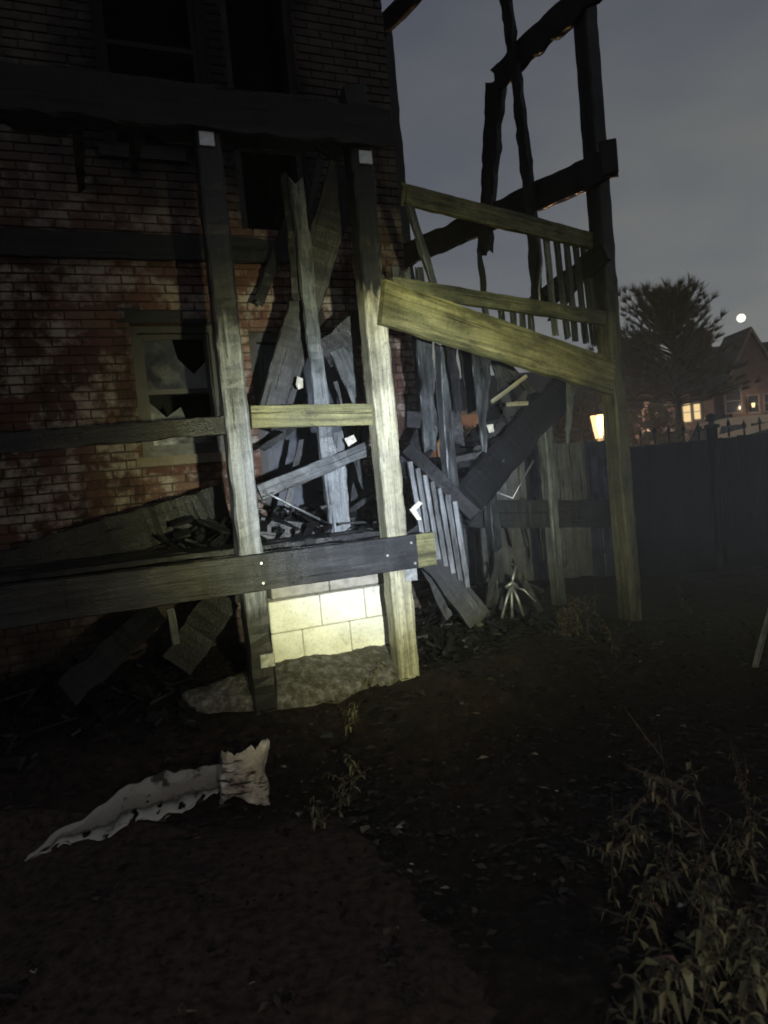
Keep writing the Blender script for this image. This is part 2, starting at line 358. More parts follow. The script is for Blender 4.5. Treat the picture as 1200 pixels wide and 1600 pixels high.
cc = rampn(t, n1.outputs[0], [(0.34, (0.025, 0.023, 0.021)), (0.5, (0.11, 0.105, 0.10)), (0.7, (0.26, 0.25, 0.24))])
cc = nd(t, 'ShaderNodeMix', {0: rampn(t, n2.outputs[0], [(0.50, g3(0)), (0.56, g3(0.9))]), 6: cc, 7: (0.050, 0.046, 0.026, 1)}, data_type='RGBA').outputs[2]
t.links.new(cc, b.inputs['Base Color']); b.inputs['Roughness'].default_value = 0.85
bp = nd(t, 'ShaderNodeBump', {'Height': n2.outputs[0], 'Strength': 0.9, 'Distance': 0.02}); t.links.new(bp.outputs[0], b.inputs['Normal'])
M_BLOCK, t, b = mat('white_block_paint')
g = nd(t, 'ShaderNodeNewGeometry')
n1 = nd(t, 'ShaderNodeTexNoise', {0: g.outputs['Position'], 'Scale': 60, 'Detail': 6, 'Roughness': 0.7})
n2 = nd(t, 'ShaderNodeTexNoise', {0: g.outputs['Position'], 'Scale': 5, 'Detail': 9, 'Roughness': 0.72})
bc = rampn(t, n2.outputs[0], [(0.30, (0.30, 0.28, 0.21)), (0.42, (0.66, 0.65, 0.54)), (0.6, (0.82, 0.81, 0.70))])
bc = nd(t, 'ShaderNodeMix', {0: 1.0, 6: bc, 7: rampn(t, n1.outputs[0], [(0.3, g3(0.72)), (0.5, g3(1.0))])}, data_type='RGBA', blend_type='MULTIPLY').outputs[2]
t.links.new(bc, b.inputs['Base Color']); b.inputs['Roughness'].default_value = 0.75
bp = nd(t, 'ShaderNodeBump', {'Height': n1.outputs[0], 'Strength': 0.6, 'Distance': 0.006}); t.links.new(bp.outputs[0], b.inputs['Normal'])
M_BLOCKD = plain('sooty_block_paint', (0.30, 0.28, 0.24), 0.75, var=0.5, scale=10, bump=0.5)
M_STEEL = plain('galvanised_steel', (0.55, 0.56, 0.55), 0.35, 0.8, var=0.3, scale=25, bump=0.1)
M_METAL = plain('bare_bent_metal', (0.24, 0.25, 0.25), 0.48, 0.7, var=0.5, scale=20, bump=0.1)
M_PLAST = plain('scorched_white_plastic', (0.50, 0.45, 0.38), 0.5, var=0.45, scale=9, bump=0.4)
M_IRON = plain('black_iron', (0.012, 0.012, 0.013), 0.5, 0.3, var=0.3, scale=20)
M_CHIP = plain('pale_chips', (0.38, 0.35, 0.31), 0.6, var=0.5, scale=4)

# ------------------------------------------------------------------ ground
def sstep(a, b, x):
    t = max(0.0, min(1.0, (x - a) / (b - a))); return t * t * (3 - 2 * t)
def gz(x, y):
    d = Vector((x, y, 0)) - Q2; fr = -d.dot(N)              # metres behind the porch front
    h = 0.30 * sstep(-0.75, 0.1, fr) * (1 - 0.55 * sstep(1.2, 4.0, fr)) * (1 - 0.45 * sstep(0.9, 3.2, x))
    amp = 1.0 if abs(x) < 10 and y < 12 else 0.0
    if amp:
        h += 0.055 * nz3(x * 1.3, y * 1.3, 0.4) + 0.028 * nz3(x * 4.6, y * 4.6, 2.0) + 0.018 * nz3(x * 13, y * 13, 4.0)
    return h
def axis(lim0, a, b, st, lim1):
    v = []; x = a; s = st
    while x > lim0: x -= s; s *= 1.35; v.append(max(x, lim0))
    v = v[::-1]; n = int((b - a) / st)
    v += [a + i * (b - a) / n for i in range(n + 1)]
    x = b; s = st
    while x < lim1: x += s; s *= 1.35; v.append(min(x, lim1))
    return v
xs = axis(-420, -3.6, 4.2, 0.045, 420); ys = axis(-300, 0.8, 8.6, 0.045, 600)
gv = [(x, y, gz(x, y)) for y in ys for x in xs]; nx = len(xs)
gf = [(j * nx + i, j * nx + i + 1, (j + 1) * nx + i + 1, (j + 1) * nx + i) for j in range(len(ys) - 1) for i in range(nx - 1)]
M_SOIL, t, b = mat('charred_soil')
g = nd(t, 'ShaderNodeNewGeometry')
n1 = nd(t, 'ShaderNodeTexNoise', {0: g.outputs['Position'], 'Scale': 16, 'Detail': 10, 'Roughness': 0.75})
n2 = nd(t, 'ShaderNodeTexNoise', {0: g.outputs['Position'], 'Scale': 0.9, 'Detail': 5, 'Roughness': 0.6})
s1 = rampn(t, n1.outputs[0], [(0.36, (0.003, 0.0026, 0.0026)), (0.56, (0.014, 0.012, 0.0112)), (0.74, (0.065, 0.052, 0.046))])
s2 = rampn(t, n1.outputs[0], [(0.34, (0.006, 0.0045, 0.004)), (0.75, (0.050, 0.034, 0.027))])
sc1 = nd(t, 'ShaderNodeMix', {0: rampn(t, n2.outputs[0], [(0.42, g3(0)), (0.60, g3(1))]), 6: s1, 7: s2}, data_type='RGBA').outputs[2]
t.links.new(sc1, b.inputs['Base Color']); b.inputs['Roughness'].default_value = 0.9; b.inputs['Specular IOR Level'].default_value = 0.2
bp = nd(t, 'ShaderNodeBump', {'Height': n1.outputs[0], 'Strength': 1.0, 'Distance': 0.02}); t.links.new(bp.outputs[0], b.inputs['Normal'])
tag(link('ground', mesh('ground', gv, gf, True), M_SOIL), kind='structure')
# trodden dirt path in front of the porch
M_PATH = plain('trodden_dirt', (0.040, 0.029, 0.025), 0.92, var=0.85, scale=26, bump=1.0, bd=0.012, spec=0.15)
pv, pf = [], []
PN = 46
for i in range(PN + 1):
    tt = i / PN
    for j in range(15):
        a = j / 14
        y = 0.9 + 2.25 * tt
        xr = 0.42 - 0.62 * tt * tt * 1.05 + 0.05 * nz3(y * 3, 3.3, 0); xl = -2.6 + 0.1 * nz3(y * 3, 8.1, 0)
        x = xl + (xr - xl) * a
        edge = min(1, min(a, 1 - a) * 12, (1 - tt) * 9)
        pv.append((x, y, gz(x, y) + 0.004 + 0.012 * edge - (0.03 if edge < 0.02 else 0)))
for i in range(PN):
    for j in range(14):
        q = i * 15 + j; pf.append((q, q + 1, q + 16, q + 15))
tag(link('dirt_path', mesh('dirt_path', pv, pf, True), M_PATH), kind='structure')

# ------------------------------------------------------------------ the brick building
sR = wsz(640, 500)[0]                                                 # its corner
sL, zT = -6.2, 9.2
win = (wsz(212, 600)[0], wsz(348, 600)[0], wsz(270, 712)[1], wsz(270, 505)[1])
dor = (wsz(394, 580)[0], wsz(548, 580)[0], 1.06, wsz(430, 517)[1])
zled = wsz(420, 366)[1]
udr = (wsz(368, 250)[0], wsz(477, 250)[0], zled + 0.02, zled + 2.15)
uwn = (wsz(146, 60)[0], wsz(322, 60)[0], wsz(240, 236)[1], wsz(240, 236)[1] + 1.75)
OPEN = [win, dor, udr, uwn]
bld = empty('brick_building', W0 + U * (sL / 2), 'sooty red brick building behind the burnt porch', 'building')
def wallm(s, dep, z):                                                 # wall space: s along the wall, dep into the building
    return W0 + U * s - N * dep + ZUP * z
WM = Matrix((U, -N, ZUP)).transposed().to_4x4(); WM.translation = W0
def wpart(name, v, f, m, parent=bld, smooth=False):
    o = link(name, mesh(name, v, f, smooth), m); return put(o, WM, parent)
ss = sorted({sL, sR} | {x for o in OPEN for x in o[:2]}); zz = sorted({-0.4, zT} | {z for o in OPEN for z in o[2:]})
v, f = [], []
for i in range(len(ss) - 1):
    for j in range(len(zz) - 1):
        cs, cz = (ss[i] + ss[i + 1]) / 2, (zz[j] + zz[j + 1]) / 2
        if any(o[0] < cs < o[1] and o[2] < cz < o[3] for o in OPEN): continue
        box_vf(v, f, ss[i], ss[i + 1], 0.012, 0.26, zz[j], zz[j + 1])
front_wall = wpart('wall', v, f, M_MORTAR)
v, f = [], []
box_vf(v, f, sR - 0.26, sR, 0.264, 7.0, -0.4, zT); box_vf(v, f, sL, sL + 0.26, 0.264, 7.0, -0.4, zT); box_vf(v, f, sL, sR, 7.004, 7.26, -0.4, zT)
wpart('outer_wall', v, f, M_MORTAR)
v, f = [], []; box_vf(v, f, sL - 0.2, sR + 0.12, -0.12, 7.4, zT + 0.004, zT + 0.3); wpart('roof', v, f, M_SOOT)
v, f = [], []
box_vf(v, f, sL + 0.27, sR - 0.27, 2.4, 2.5, 0.2, zT - 0.1)                       # burnt-out rooms behind the openings
box_vf(v, f, sL + 0.27, sR - 0.27, 0.27, 2.398, 0.9, 1.0); box_vf(v, f, sL + 0.27, sR - 0.27, 0.27, 2.398, zled - 0.3, zled - 0.05)
wpart('burnt_room', v, f, M_SOOT)
# bricks: real courses
BW, BH, JT = 0.203, 0.057, 0.011
def brick_geo(v, f, s0, s1, z0, z1, rnd):
    b_ = len(v); d = -0.006 - rnd.random() * 0.007; c = 0.004
    j = lambda a: a + (rnd.random() - 0.5) * 0.004
    s0, s1, z0, z1 = j(s0), j(s1), j(z0), j(z1)
    v += [(s0, 0.02, z0), (s1, 0.02, z0), (s1, 0.02, z1), (s0, 0.02, z1), (s0, d + c, z0), (s1, d + c, z0), (s1, d + c, z1), (s0, d + c, z1),
          (s0 + c, d, z0 + c), (s1 - c, d, z0 + c), (s1 - c, d, z1 - c), (s0 + c, d, z1 - c)]
    for k in range(4):
        k2 = (k + 1) % 4
        f += [(b_ + k, b_ + k2, b_ + 4 + k2, b_ + 4 + k), (b_ + 4 + k, b_ + 4 + k2, b_ + 8 + k2, b_ + 8 + k)]
    f.append((b_ + 8, b_ + 9, b_ + 10, b_ + 11))
rnd = random.Random(5)
variants = []
for k in range(8):
    v, f = [], []; brick_geo(v, f, -BW / 2, BW / 2, -BH / 2, BH / 2, rnd); me = mesh('brick', v, f); me.materials.append(M_BRICK); variants.append(me)
bricks = []; row = 0; z = 0.05
while z < 7.2:
    s = -4.6 + (0.107 if row % 2 else 0)
    if s + BW > sR: s = sR
    while s < sR - 0.03:
        s1 = min(s + BW, sR)
        segs = [(s, s1)]
        for o in OPEN:
            if o[2] - BH * 0.6 < z < o[3] - BH * 0.3:
                ns = []
                for a, b_ in segs:
                    if b_ <= o[0] or a >= o[1]: ns.append((a, b_)); continue
                    if a < o[0]: ns.append((a, o[0] - 0.002))
                    if b_ > o[1]: ns.append((o[1] + 0.002, b_))
                segs = ns
        for a, b_ in segs:
            if b_ - a > 0.03: bricks.append((a, b_, z))
        s += BW + JT
    z += BH + JT; row += 1
def to_px(p):
    d = p - EYE; k = d.dot(fw); return (600 + F * d.dot(rt) / k, 800 - F * d.dot(up) / k)
full, rest = [], []
for a, b_, z in bricks:
    px, py = to_px(wallm((a + b_) / 2, 0, z))
    lit = -((px - 330) / 330) ** 2 - ((py - 600) / 260) ** 2
    (full if abs(b_ - a - BW) < 1e-4 and 0 < px < 650 and 400 < py < 850 else rest).append((lit, a, b_, z))
full.sort(reverse=True); rest += full[300:]; full = full[:300]
for k, (l, a, b_, z) in enumerate(full):
    o = link('brick', variants[k % 8], None)
    put(o, WM @ Matrix.Translation(((a + b_) / 2, rnd.uniform(-0.003, 0.003), z + BH / 2)), front_wall)
v, f = [], []
for l, a, b_, z in rest: brick_geo(v, f, a, b_, z, z + BH, rnd)
tag(wpart('brickwork', v, f, M_BRICK, front_wall), kind='stuff')

# ground-floor window: frame, sashes, broken panes, sill
def window(o, name, depth=0.09, broken=True, fm=None):
    fm = fm or M_FRAME
    s0, s1, z0, z1 = o
    v, f = [], []; fwid = 0.055
    for a in ((s0 + .002, s0 + fwid, z0, z1), (s1 - fwid, s1 - .002, z0, z1), (s0 + fwid, s1 - fwid, z1 - fwid, z1 - .002), (s0 + fwid, s1 - fwid, z0 + .002, z0 + fwid)):
        box_vf(v, f, a[0], a[1], depth, depth + 0.09, a[2], a[3])
    wn_ = wpart(name, v, f, fm)
    zm = (z0 + z1) / 2
    for k, (a, b_) in enumerate(((z0 + fwid + .002, zm + .02), (zm - .02, z1 - fwid - .002))):
        v, f = [], []; q = 0.04; y0 = depth + 0.02 + 0.034 * k
        A, B = s0 + fwid + .002, s1 - fwid - .002
        for r in ((A, A + q, a, b_), (B - q, B, a, b_), (A + q, B - q, a, a + q), (A + q, B - q, b_ - q, b_)):
            box_vf(v, f, r[0], r[1], y0, y0 + 0.03, r[2], r[3])
        wpart('sash', v, f, fm, wn_)
        if broken:
            A += q; B -= q; a += q; b_ -= q; y = y0 + 0.014
            poly = [(A, a), (B, a), (B, a + (b_ - a) * 0.55), (B - 0.10, a + (b_ - a) * 0.30), (B - 0.22, a + (b_ - a) * 0.62), (B - 0.25, b_), (A, b_)] if k else \
                   [(A, a), (B, a), (B, a + 0.12), (B - 0.10, a + 0.2), (B - 0.17, a + 0.08), (A + 0.24, a + 0.30), (A + 0.12, a + 0.22), (A, b_ - 0.06)]
            bm = bmesh.new(); vs = [bm.verts.new((p[0], y, p[1])) for p in poly]; vb = [bm.verts.new((p[0], y + 0.004, p[1])) for p in poly]
            bm.faces.new(vs); bm.faces.new(vb[::-1])
            for i in range(len(poly)): bm.faces.new((vs[i], vb[i], vb[(i + 1) % len(poly)], vs[(i + 1) % len(poly)]))
            me = bpy.data.meshes.new('pane'); bm.to_mesh(me); bm.free()
            put(link('pane', me, M_GLASS), WM, wn_)
    return wn_
M_GLASS = plain('sooty_glass', (0.016, 0.018, 0.018), 0.22, var=0.7, scale=6, bump=0.15, spec=0.8)
wdw = window(win, 'window')
v, f = [], []; box_vf(v, f, win[0] - 0.06, win[1] + 0.06, -0.05, 0.086, win[2] - 0.075, win[2] - 0.002); wpart('sill', v, f, M_SILL, wdw)
v, f = [], []; box_vf(v, f, win[0] - 0.10, win[1] + 0.10, -0.010, 0.02, win[3] + 0.002, win[3] + 0.12); wpart('lintel', v, f, W_CHAR, wdw)
uw = window(uwn, 'window', broken=False, fm=M_SOOT)
v, f = [], []; box_vf(v, f, uwn[0] - 0.05, uwn[1] + 0.05, -0.04, 0.086, uwn[2] - 0.08, uwn[2] - 0.002); wpart('sill', v, f, W_CHAR, uw)
# scorched back door
v, f = [], []; s0, s1, z0, z1 = dor
for a in ((s0 + .002, s0 + .07, z0, z1), (s1 - .07, s1 - .002, z0, z1), (s0 + .07, s1 - .07, z1 - .08, z1 - .002)): box_vf(v, f, a[0], a[1], 0.05, 0.2, a[2], a[3])
v2, f2 = [], []; box_vf(v2, f2, s0 + .074, s1 - .074, 0.13, 0.17, z0 + .01, z1 - .084)
dr = wpart('door', v2, f2, M_DOOR); wpart('door_frame', v, f, M_FRAME, dr)
for (pa, pb) in ((0.10, 0.62), (0.70, 1.12), (1.2, z1 - z0 - 0.2)):
    for k in range(2):
        a = s0 + .13 + k * (s1 - s0 - .22) / 2; b_ = a + (s1 - s0 - .34) / 2
        v, f = [], []; box_vf(v, f, a, b_, 0.118, 0.132, z0 + pa, z0 + min(pb, z1 - z0 - .12)); wpart('door_panel', v, f, M_DOOR, dr)
v, f = [], []
for k in range(10):
    a = 2 * math.pi * k / 10; v += [(s1 - .14 + .03 * math.cos(a), 0.07, z0 + .95 + .03 * math.sin(a)), (s1 - .14 + .03 * math.cos(a), 0.12, z0 + .95 + .03 * math.sin(a))]
for k in range(10): q = (k + 1) % 10; f.append((2 * k, 2 * q, 2 * q + 1, 2 * k + 1))
f.append(tuple(range(0, 20, 2))); wpart('knob', v, f, M_STEEL, dr)
# burnt-out upper doorway: what is left of its frame
v, f = [], []; s0, s1, z0, z1 = udr
for a in ((s0 + .002, s0 + .06, z0, z1), (s1 - .06, s1 - .002, z0 + .3, z1)): box_vf(v, f, a[0], a[1], 0.06, 0.2, a[2], a[3])
wpart('door_frame', v, f, W_CHAR)

# ------------------------------------------------------------------ the timber porch
zb = FR(620, 862)[2]                                                  # lower deck beam
zu = FR(470, 205)[2]                                                  # upper deck beam
porch = empty('timber_porch', (Q2.x, Q2.y, 0), 'burnt two-storey timber porch standing against the brick wall', 'porch')
Q1 = FR(372, 700); Q1.z = 0
Q0 = Q1 - U * 1.72
gq = lambda p: gz(p.x, p.y) - 0.06
p1 = post('post', Q1, gq(Q1), zu + 0.1, 0.132, 0.132, W_POST1, porch, rough=0.008, step=0.04); p1['label'] = 'post with a blue-grey middle'
p2 = post('post', Q2, gq(Q2), FR(556, 146)[2], 0.132, 0.132, W_POST2, porch, rough=0.007, jag1=0.06, step=0.04); p2['label'] = 'pale post hardly burnt on its lower half'
post('post', Q0, gq(Q0), zu + 0.06, 0.132, 0.132, W_CHAR, porch, rough=0.01)
def along(a, b, z0, z1, off): return a + N * off + ZUP * z0, b + N * off + ZUP * z1
Lf = Q0 - U * 0.25
e2 = FR(668, 862); e2.z = 0
timber('deck_beam', *along(Lf, e2, zb, zb, 0.089), 0.20, 0.042, W_DARK, porch, rough=0.004)['label'] = 'long deck beam bolted across the posts'
x0 = FR(640, 862); x0.z = 0
timber('deck_beam_end', *along(x0, e2, zb, zb, 0.113), 0.196, 0.004, W_GREEN, porch, rough=0.0008)
timber('deck_beam', *along(Lf, Q2 + U * 0.06, zb, zb, -0.089), 0.19, 0.042, W_CHAR, porch, rough=0.006)
e3 = FR(597, 205); e3.z = 0
timber('upper_beam', *along(Lf, e3, zu + 0.02, zu + 0.02, 0.089), 0.23, 0.042, W_CHAR, porch, rough=0.012, bites=0.10, jag1=0.03)
timber('upper_beam', *along(Lf + U * .5, Q2 - U * 0.1, zu + 0.03, zu + 0.03, -0.089), 0.24, 0.042, W_CHAR, porch, rough=0.012, bites=0.25, jag1=0.1)
# rails
ra = FR(0, 697); rb = FR(352, 663)
timber('rail', FR(-60, 698), FR(350, 664), 0.105, 0.04, W_CHAR, porch, rough=0.005, bites=0.1)
timber('rail', FR(392, 652, -0.02), FR(594, 647, -0.02), 0.125, 0.04, W_GREEN, porch, rough=0.004)['label'] = 'yellow-green rail between the two posts'
timber('rail', FR(634, 655, -0.02), FR(655, 657, -0.02), 0.10, 0.04, W_CHAR, porch, rough=0.004, jag1=0.03)
# ledgers bolted to the wall
za, zc = WL(0, 385)[2], WL(440, 392)[2]; zl = (za + zc) / 2
la = W0 + U * (sL + 1.4); lb = W0 + U * (wsz(478, 392)[0])
timber('ledger', la + N * 0.036 + ZUP * zl, lb + N * 0.036 + ZUP * zl, 0.205, 0.045, W_CHAR, porch, rough=0.006, bites=0.06, jag1=0.05)
timber('ledger', la + N * 0.036 + ZUP * (zb + 0.0), W0 + U * (sR - 0.1) + N * 0.036 + ZUP * zb, 0.2, 0.045, W_CHAR, porch, rough=0.006)
# brackets and bolts
def small_box(name, p, ax, sx_, sy_, sz_, m, parent):
    v, f = [], []; box_vf(v, f, -sx_ / 2, sx_ / 2, -sy_ / 2, sy_ / 2, -sz_ / 2, sz_ / 2)
    me = mesh(name, v, f); o = link(name, me, m)
    M4 = Matrix((ax, -N, ZUP)).transposed().to_4x4(); M4.translation = p
    put(o, M4, parent); bv = o.modifiers.new('bevel', 'BEVEL'); bv.width = min(sx_, sy_, sz_) * 0.2; return o
for (px, py) in ((323, 217), (571, 246), (642, 898), (418, 1032)):
    p = FR(px, py, 0.075); small_box('bracket', p, U, 0.08, 0.012, 0.075, M_STEEL, porch)
def bolt(p, parent, axis=N, r=0.0085):
    v, f = [], []
    for k in range(6):
        a = math.pi * k / 3; v += [(r * math.cos(a), 0, r * math.sin(a)), (r * 0.8 * math.cos(a), -0.009, r * 0.8 * math.sin(a))]
    for k in range(6): q = (k + 1) % 6; f.append((2 * k, 2 * q, 2 * q + 1, 2 * k + 1))
    f.append(tuple(range(1, 12, 2)))
    o = link('bolt', mesh('bolt', v, f), M_STEEL); m4 = Matrix((ZUP.cross(axis), -axis, ZUP)).transposed().to_4x4(); m4.translation = p
    return put(o, m4, parent)
for (px, py) in ((408, 880), (411, 911), (605, 868), (642, 848), (648, 880)): bolt(FR(px, py, 0.112 if px < 640 else 0.117), porch)
# deck boards of the lower floor (run along the porch), joists below, a few of them burnt through
for k in range(12):
    dd = -0.13 - k * 0.150
    a, b_ = Lf + U * random.uniform(0, .3), Q2 + U * random.uniform(-0.1, 0.25)
    if k in (4, 7): b_ = Q1 + U * random.uniform(-.2, .3)
    timber('deck_board', a + N * dd + ZUP * (zb + 0.118), b_ + N * dd + ZUP * (zb + 0.118), 0.135, 0.03, W_CHAR, porch, face=ZUP, rough=0.006, bites=0.08, jag1=0.08)
for k in range(6):
    a = Q2 - U * (0.25 + k * 0.52)
    timber('joist', a + N * -0.115 + ZUP * zb, a + N * -1.86 + ZUP * zb, 0.17, 0.042, W_CHAR, porch, face=U, rough=0.008, bites=0.12)
# remains of the upper floor
for k, s in enumerate((0.9, 1.2, 1.5)):
    a = Q2 - U * s
    timber('joist', a + N * -0.115 + ZUP * (zu + .02), a + N * -(0.35 + 0.22 * k) + ZUP * (zu + .02), 0.2, 0.045, W_CHAR, porch, face=U, rough=0.014, bites=0.3, jag1=0.15)
for k in range(3):
    timber('deck_board', Q2 - U * (1.9 - .1 * k) + N * -(0.02 + .15 * k) + ZUP * (zu + .155), Q2 - U * (0.2 + 0.3 * k) + N * -(0.02 + .15 * k) + ZUP * (zu + .155), 0.14, 0.03, W_CHAR, porch, face=ZUP, rough=0.01, bites=0.2, jag0=0.15, jag1=0.15)

# ------------------------------------------------------------------ the stair tower
st = empty('timber_staircase', (P3.x, P3.y, 0), 'burnt timber stair tower with sloping boards beside the porch', 'staircase')
gp3 = gz(P3.x, P3.y)
tp3 = post('post', P3, gp3 - 0.05, 5.9, 0.132, 0.132, W_POST3, st, face=SN, rough=0.008); tp3['label'] = 'tall corner post, greenish below and charred above'
# sloping board and rails on the front
timber('stringer_board', ST(596, 472, 0.095), ST(957, 590, 0.095), 0.262, 0.045, W_GREEN, st, face=SN, rough=0.005)['label'] = 'broad yellow-green board sloping down from porch post to corner post'
timber('rail', ST(632, 304, -0.05), ST(932, 379, -0.05), 0.125, 0.04, W_OLIVE, st, face=SN, rough=0.006, jag0=0.05)['label'] = 'top rail sloping across the sky'
timber('rail', ST(612, 446, 0.02), ST(945, 498, 0.02), 0.10, 0.04, W_OLIVE, st, face=SN, rough=0.005)
# beams at the back, running to the building corner
timber('landing_beam', BK(962, 252, 0.09), BK(612, 410, 0.09), 0.225, 0.05, W_CHAR, st, face=BN, rough=0.008, bites=0.08)
timber('landing_beam', BK(936, -26, 0.09), BK(776, 122, 0.09), 0.225, 0.05, W_CHAR, st, face=BN, rough=0.01, bites=0.22, jag1=0.05)
timber('landing_beam', BK(668, -30, 0.09), BK(588, 52, 0.09), 0.20, 0.05, W_CHAR, st, face=BN, rough=0.008, bites=0.05)
timber('landing_beam', BK(948, 392, 0.09), BK(838, 478, 0.09), 0.17, 0.05, W_CHAR, st, face=BN, rough=0.008, bites=0.15, jag1=0.05)
small_box('beam_block', BK(951, 246, 0.13), BD, 0.12, 0.04, 0.24, W_CHAR, st)
pB = BK(622, 300, 0.0); pB.z = 0
post('post', pB, gz(pB.x, pB.y) - .05, 5.9, 0.13, 0.13, W_CHAR, st, face=BN, rough=0.01, bites=0.06)
# balusters of the upper flight
for px in (852, 868, 884, 898, 910, 921, 932):
    i = (px - 852) / 80
    timber('baluster', ST(px, 362 + 20 * i, -0.09), ST(px + 17 + random.uniform(-3, 3), 522 + 22 * i, -0.09), 0.036, 0.036, W_GREY if px % 3 else W_ASHY, st, face=SN, rough=0.004, jag1=0.03)
for px in (757, 782, 800, 815, 828):
    timber('baluster', ST(px, 470 + random.uniform(0, 10), -0.09), ST(px + 5, 532 + (px - 757) * .3, -0.09), 0.034, 0.034, W_GREY, st, face=SN, rough=0.006, jag0=0.07)
timber('baluster', ST(640, 318, -0.05), ST(676, 442, -0.05), 0.06, 0.03, W_GREY, st, face=SN, rough=0.008, bites=0.2, jag1=0.05)
for px in (617, 634, 655):
    timber('baluster', ST(px, 418 + random.uniform(0, 12), -0.07), ST(px + 4, 470, -0.07), 0.05, 0.03, W_GREY, st, face=SN, rough=0.008, bites=0.2, jag0=0.05)
# intermediate posts
pt = lambda p: Vector((p.x, p.y, 0))
q5 = pt(D(862, 800, 5.9)); post('post', q5, gz(q5.x, q5.y) - .05, D(852, 640, 5.9)[2], 0.095, 0.09, W_ASHY, st, face=SN, rough=0.007, jag1=0.05)
q6 = pt(D(773, 860, 5.6)); post('post', q6, gz(q6.x, q6.y) - .05, D(764, 768, 5.6)[2], 0.095, 0.09, W_GREY, st, face=SN, rough=0.008, bites=0.1, jag1=0.07)
timber('post', D(722, 900, 4.95), D(690, 540, 4.95), 0.080, 0.075, W_GREY, st, face=SN, rough=0.008, bend=0.035, jag1=0.05)
q7 = pt(D(742, 850, 6.2))
# lower landing beam
timber('landing_beam', D(722, 803, 5.75), D(962, 802, 6.0), 0.235, 0.05, W_CHAR, st, face=-ZUP.cross(D(962, 802, 6.0) - D(722, 803, 5.75)), rough=0.006, bites=0.05)
# stringers of the lower flight with burnt treads
sa, sb = D(884, 604, 5.75), D(712, 800, 5.15)
timber('stringer', sa, sb, 0.275, 0.05, W_CHAR, st, face=Vector((0.35, -1, 0)), rough=0.01, bites=0.08)
sa2, sb2 = sa + Vector((-0.25, 0.75, 0)), sb + Vector((-0.25, 0.75, 0))
timber('stringer', sa2, sb2, 0.26, 0.05, W_CHAR, st, face=Vector((0.35, -1, 0)), rough=0.01, bites=0.1)
for k in range(5):
    tt = 0.12 + k * 0.19
    a = sa.lerp(sb, tt) + ZUP * 0.06; b_ = sa2.lerp(sb2, tt) + ZUP * 0.06
    timber('tread', a, b_, 0.22, 0.035, W_GREY if k % 2 else W_CHAR, st, face=ZUP, rough=0.008, bites=0.12, jag1=0.04)
ta, tb = D(640, 830, 4.9), D(748, 968, 4.75)
timber('stringer', ta, tb, 0.18, 0.05, W_CHAR, st, rough=0.008, bites=0.06, face=Vector((0.2, -1, 0.1)), jag1=0.02)
timber('handrail', D(636, 700, 5.0), D(742, 806, 4.85), 0.10, 0.045, W_CHAR, st, rough=0.006, face=Vector((0.2, -1, 0.1)))
for k in range(7):
    tt = k / 6
    a = D(640 + 70 * tt, 722 + 62 * tt, 4.93 - .08 * tt); b_ = D(662 + 68 * tt, 852 + 66 * tt, 4.86 - .08 * tt)
    timber('baluster', a, b_, 0.034, 0.034, W_ASHY if k % 2 == 0 else W_GREY, st, rough=0.004, face=Vector((0.2, -1, 0)))

# ------------------------------------------------------------------ loose, broken timber: each piece a thing of its own
def loose(label, p, q, wd, th, m, name='charred_board', cat='board', **kw):
    return tag(timber(name, p, q, wd, th, m, None, **kw), label, cat)
FN = Vector((0.2, -1, 0))
loose('tapering charred timber hanging from broken beam against the sky', BK(776, 128, -0.02), BK(758, 392, 0.16), 0.20, 0.06, W_CHAR, face=BN, rough=0.015, bites=0.10, wd1=0.13, jag0=0.04, jag1=0.10)
loose('long thin charred strip crossing the broken beams against the sky', BK(786, -30, 0.20), BK(841, 478, 0.20), 0.085, 0.05, W_CHAR, face=BN, rough=0.015, bites=0.12, bend=0.04)
loose('broad charred plank leaning between the two porch posts', FR(540, 262, -0.55), FR(420, 668, -0.9), 0.22, 0.05, W_DARK, rough=0.01, bites=0.02)
loose('thin blue-grey strip standing upright in the middle of the porch', FR(464, 288, -0.45), FR(530, 850, -0.40), 0.085, 0.045, W_ASHY, rough=0.01, bend=0.03, bites=0.08, wd1=0.105, jag0=0.1)
loose('thin black strip beside the blue-grey strip, under the upper beam', FR(443, 276, -0.5), FR(463, 470, -0.6), 0.05, 0.03, W_CHAR, rough=0.01, bites=0.15, jag0=0.08)
loose('thick charred board rising to the pale post above the rail', FR(505, 556, -0.7), FR(588, 490, -0.5), 0.20, 0.05, W_CHAR, rough=0.01, bites=0.1, jag0=0.06)
splint = loose('jagged grey splintered board hanging above the yellow-green rail', FR(530, 545, -0.62), FR(558, 608, -0.62), 0.155, 0.02, W_GREY, rough=0.008, bites=0.2, jag1=0.22, step=0.02)
loose('wide splintered upright plank below the yellow-green rail', FR(520, 690, -0.50), FR(531, 846, -0.50), 0.15, 0.03, W_ASHY, rough=0.008, bites=0.12, jag0=0.14, wd1=0.17)
loose('grey strut slanting up to the right under the rail', FR(405, 770, -0.35), FR(572, 702, -0.35), 0.095, 0.04, W_GREY, rough=0.006, bites=0.08, jag1=0.03)
loose('dark board lying low behind the deck beam', FR(405, 826, -0.5), FR(640, 858, -0.4), 0.15, 0.04, W_DARK, rough=0.008, bites=0.1)
loose('wavy-edged grey board hanging just right of the pale post', D(662, 522, 5.0), D(674, 700, 5.0), 0.135, 0.02, W_GREY, face=SN, rough=0.008, bites=0.22, jag1=0.05, step=0.02)
loose('pointed grey board hanging from the sloping board like a blade', ST(752, 548, -0.12), ST(756, 702, -0.12), 0.175, 0.02, W_GREY, face=SN, rough=0.008, bites=0.12, wd1=0.03, jag1=0.05, step=0.02)
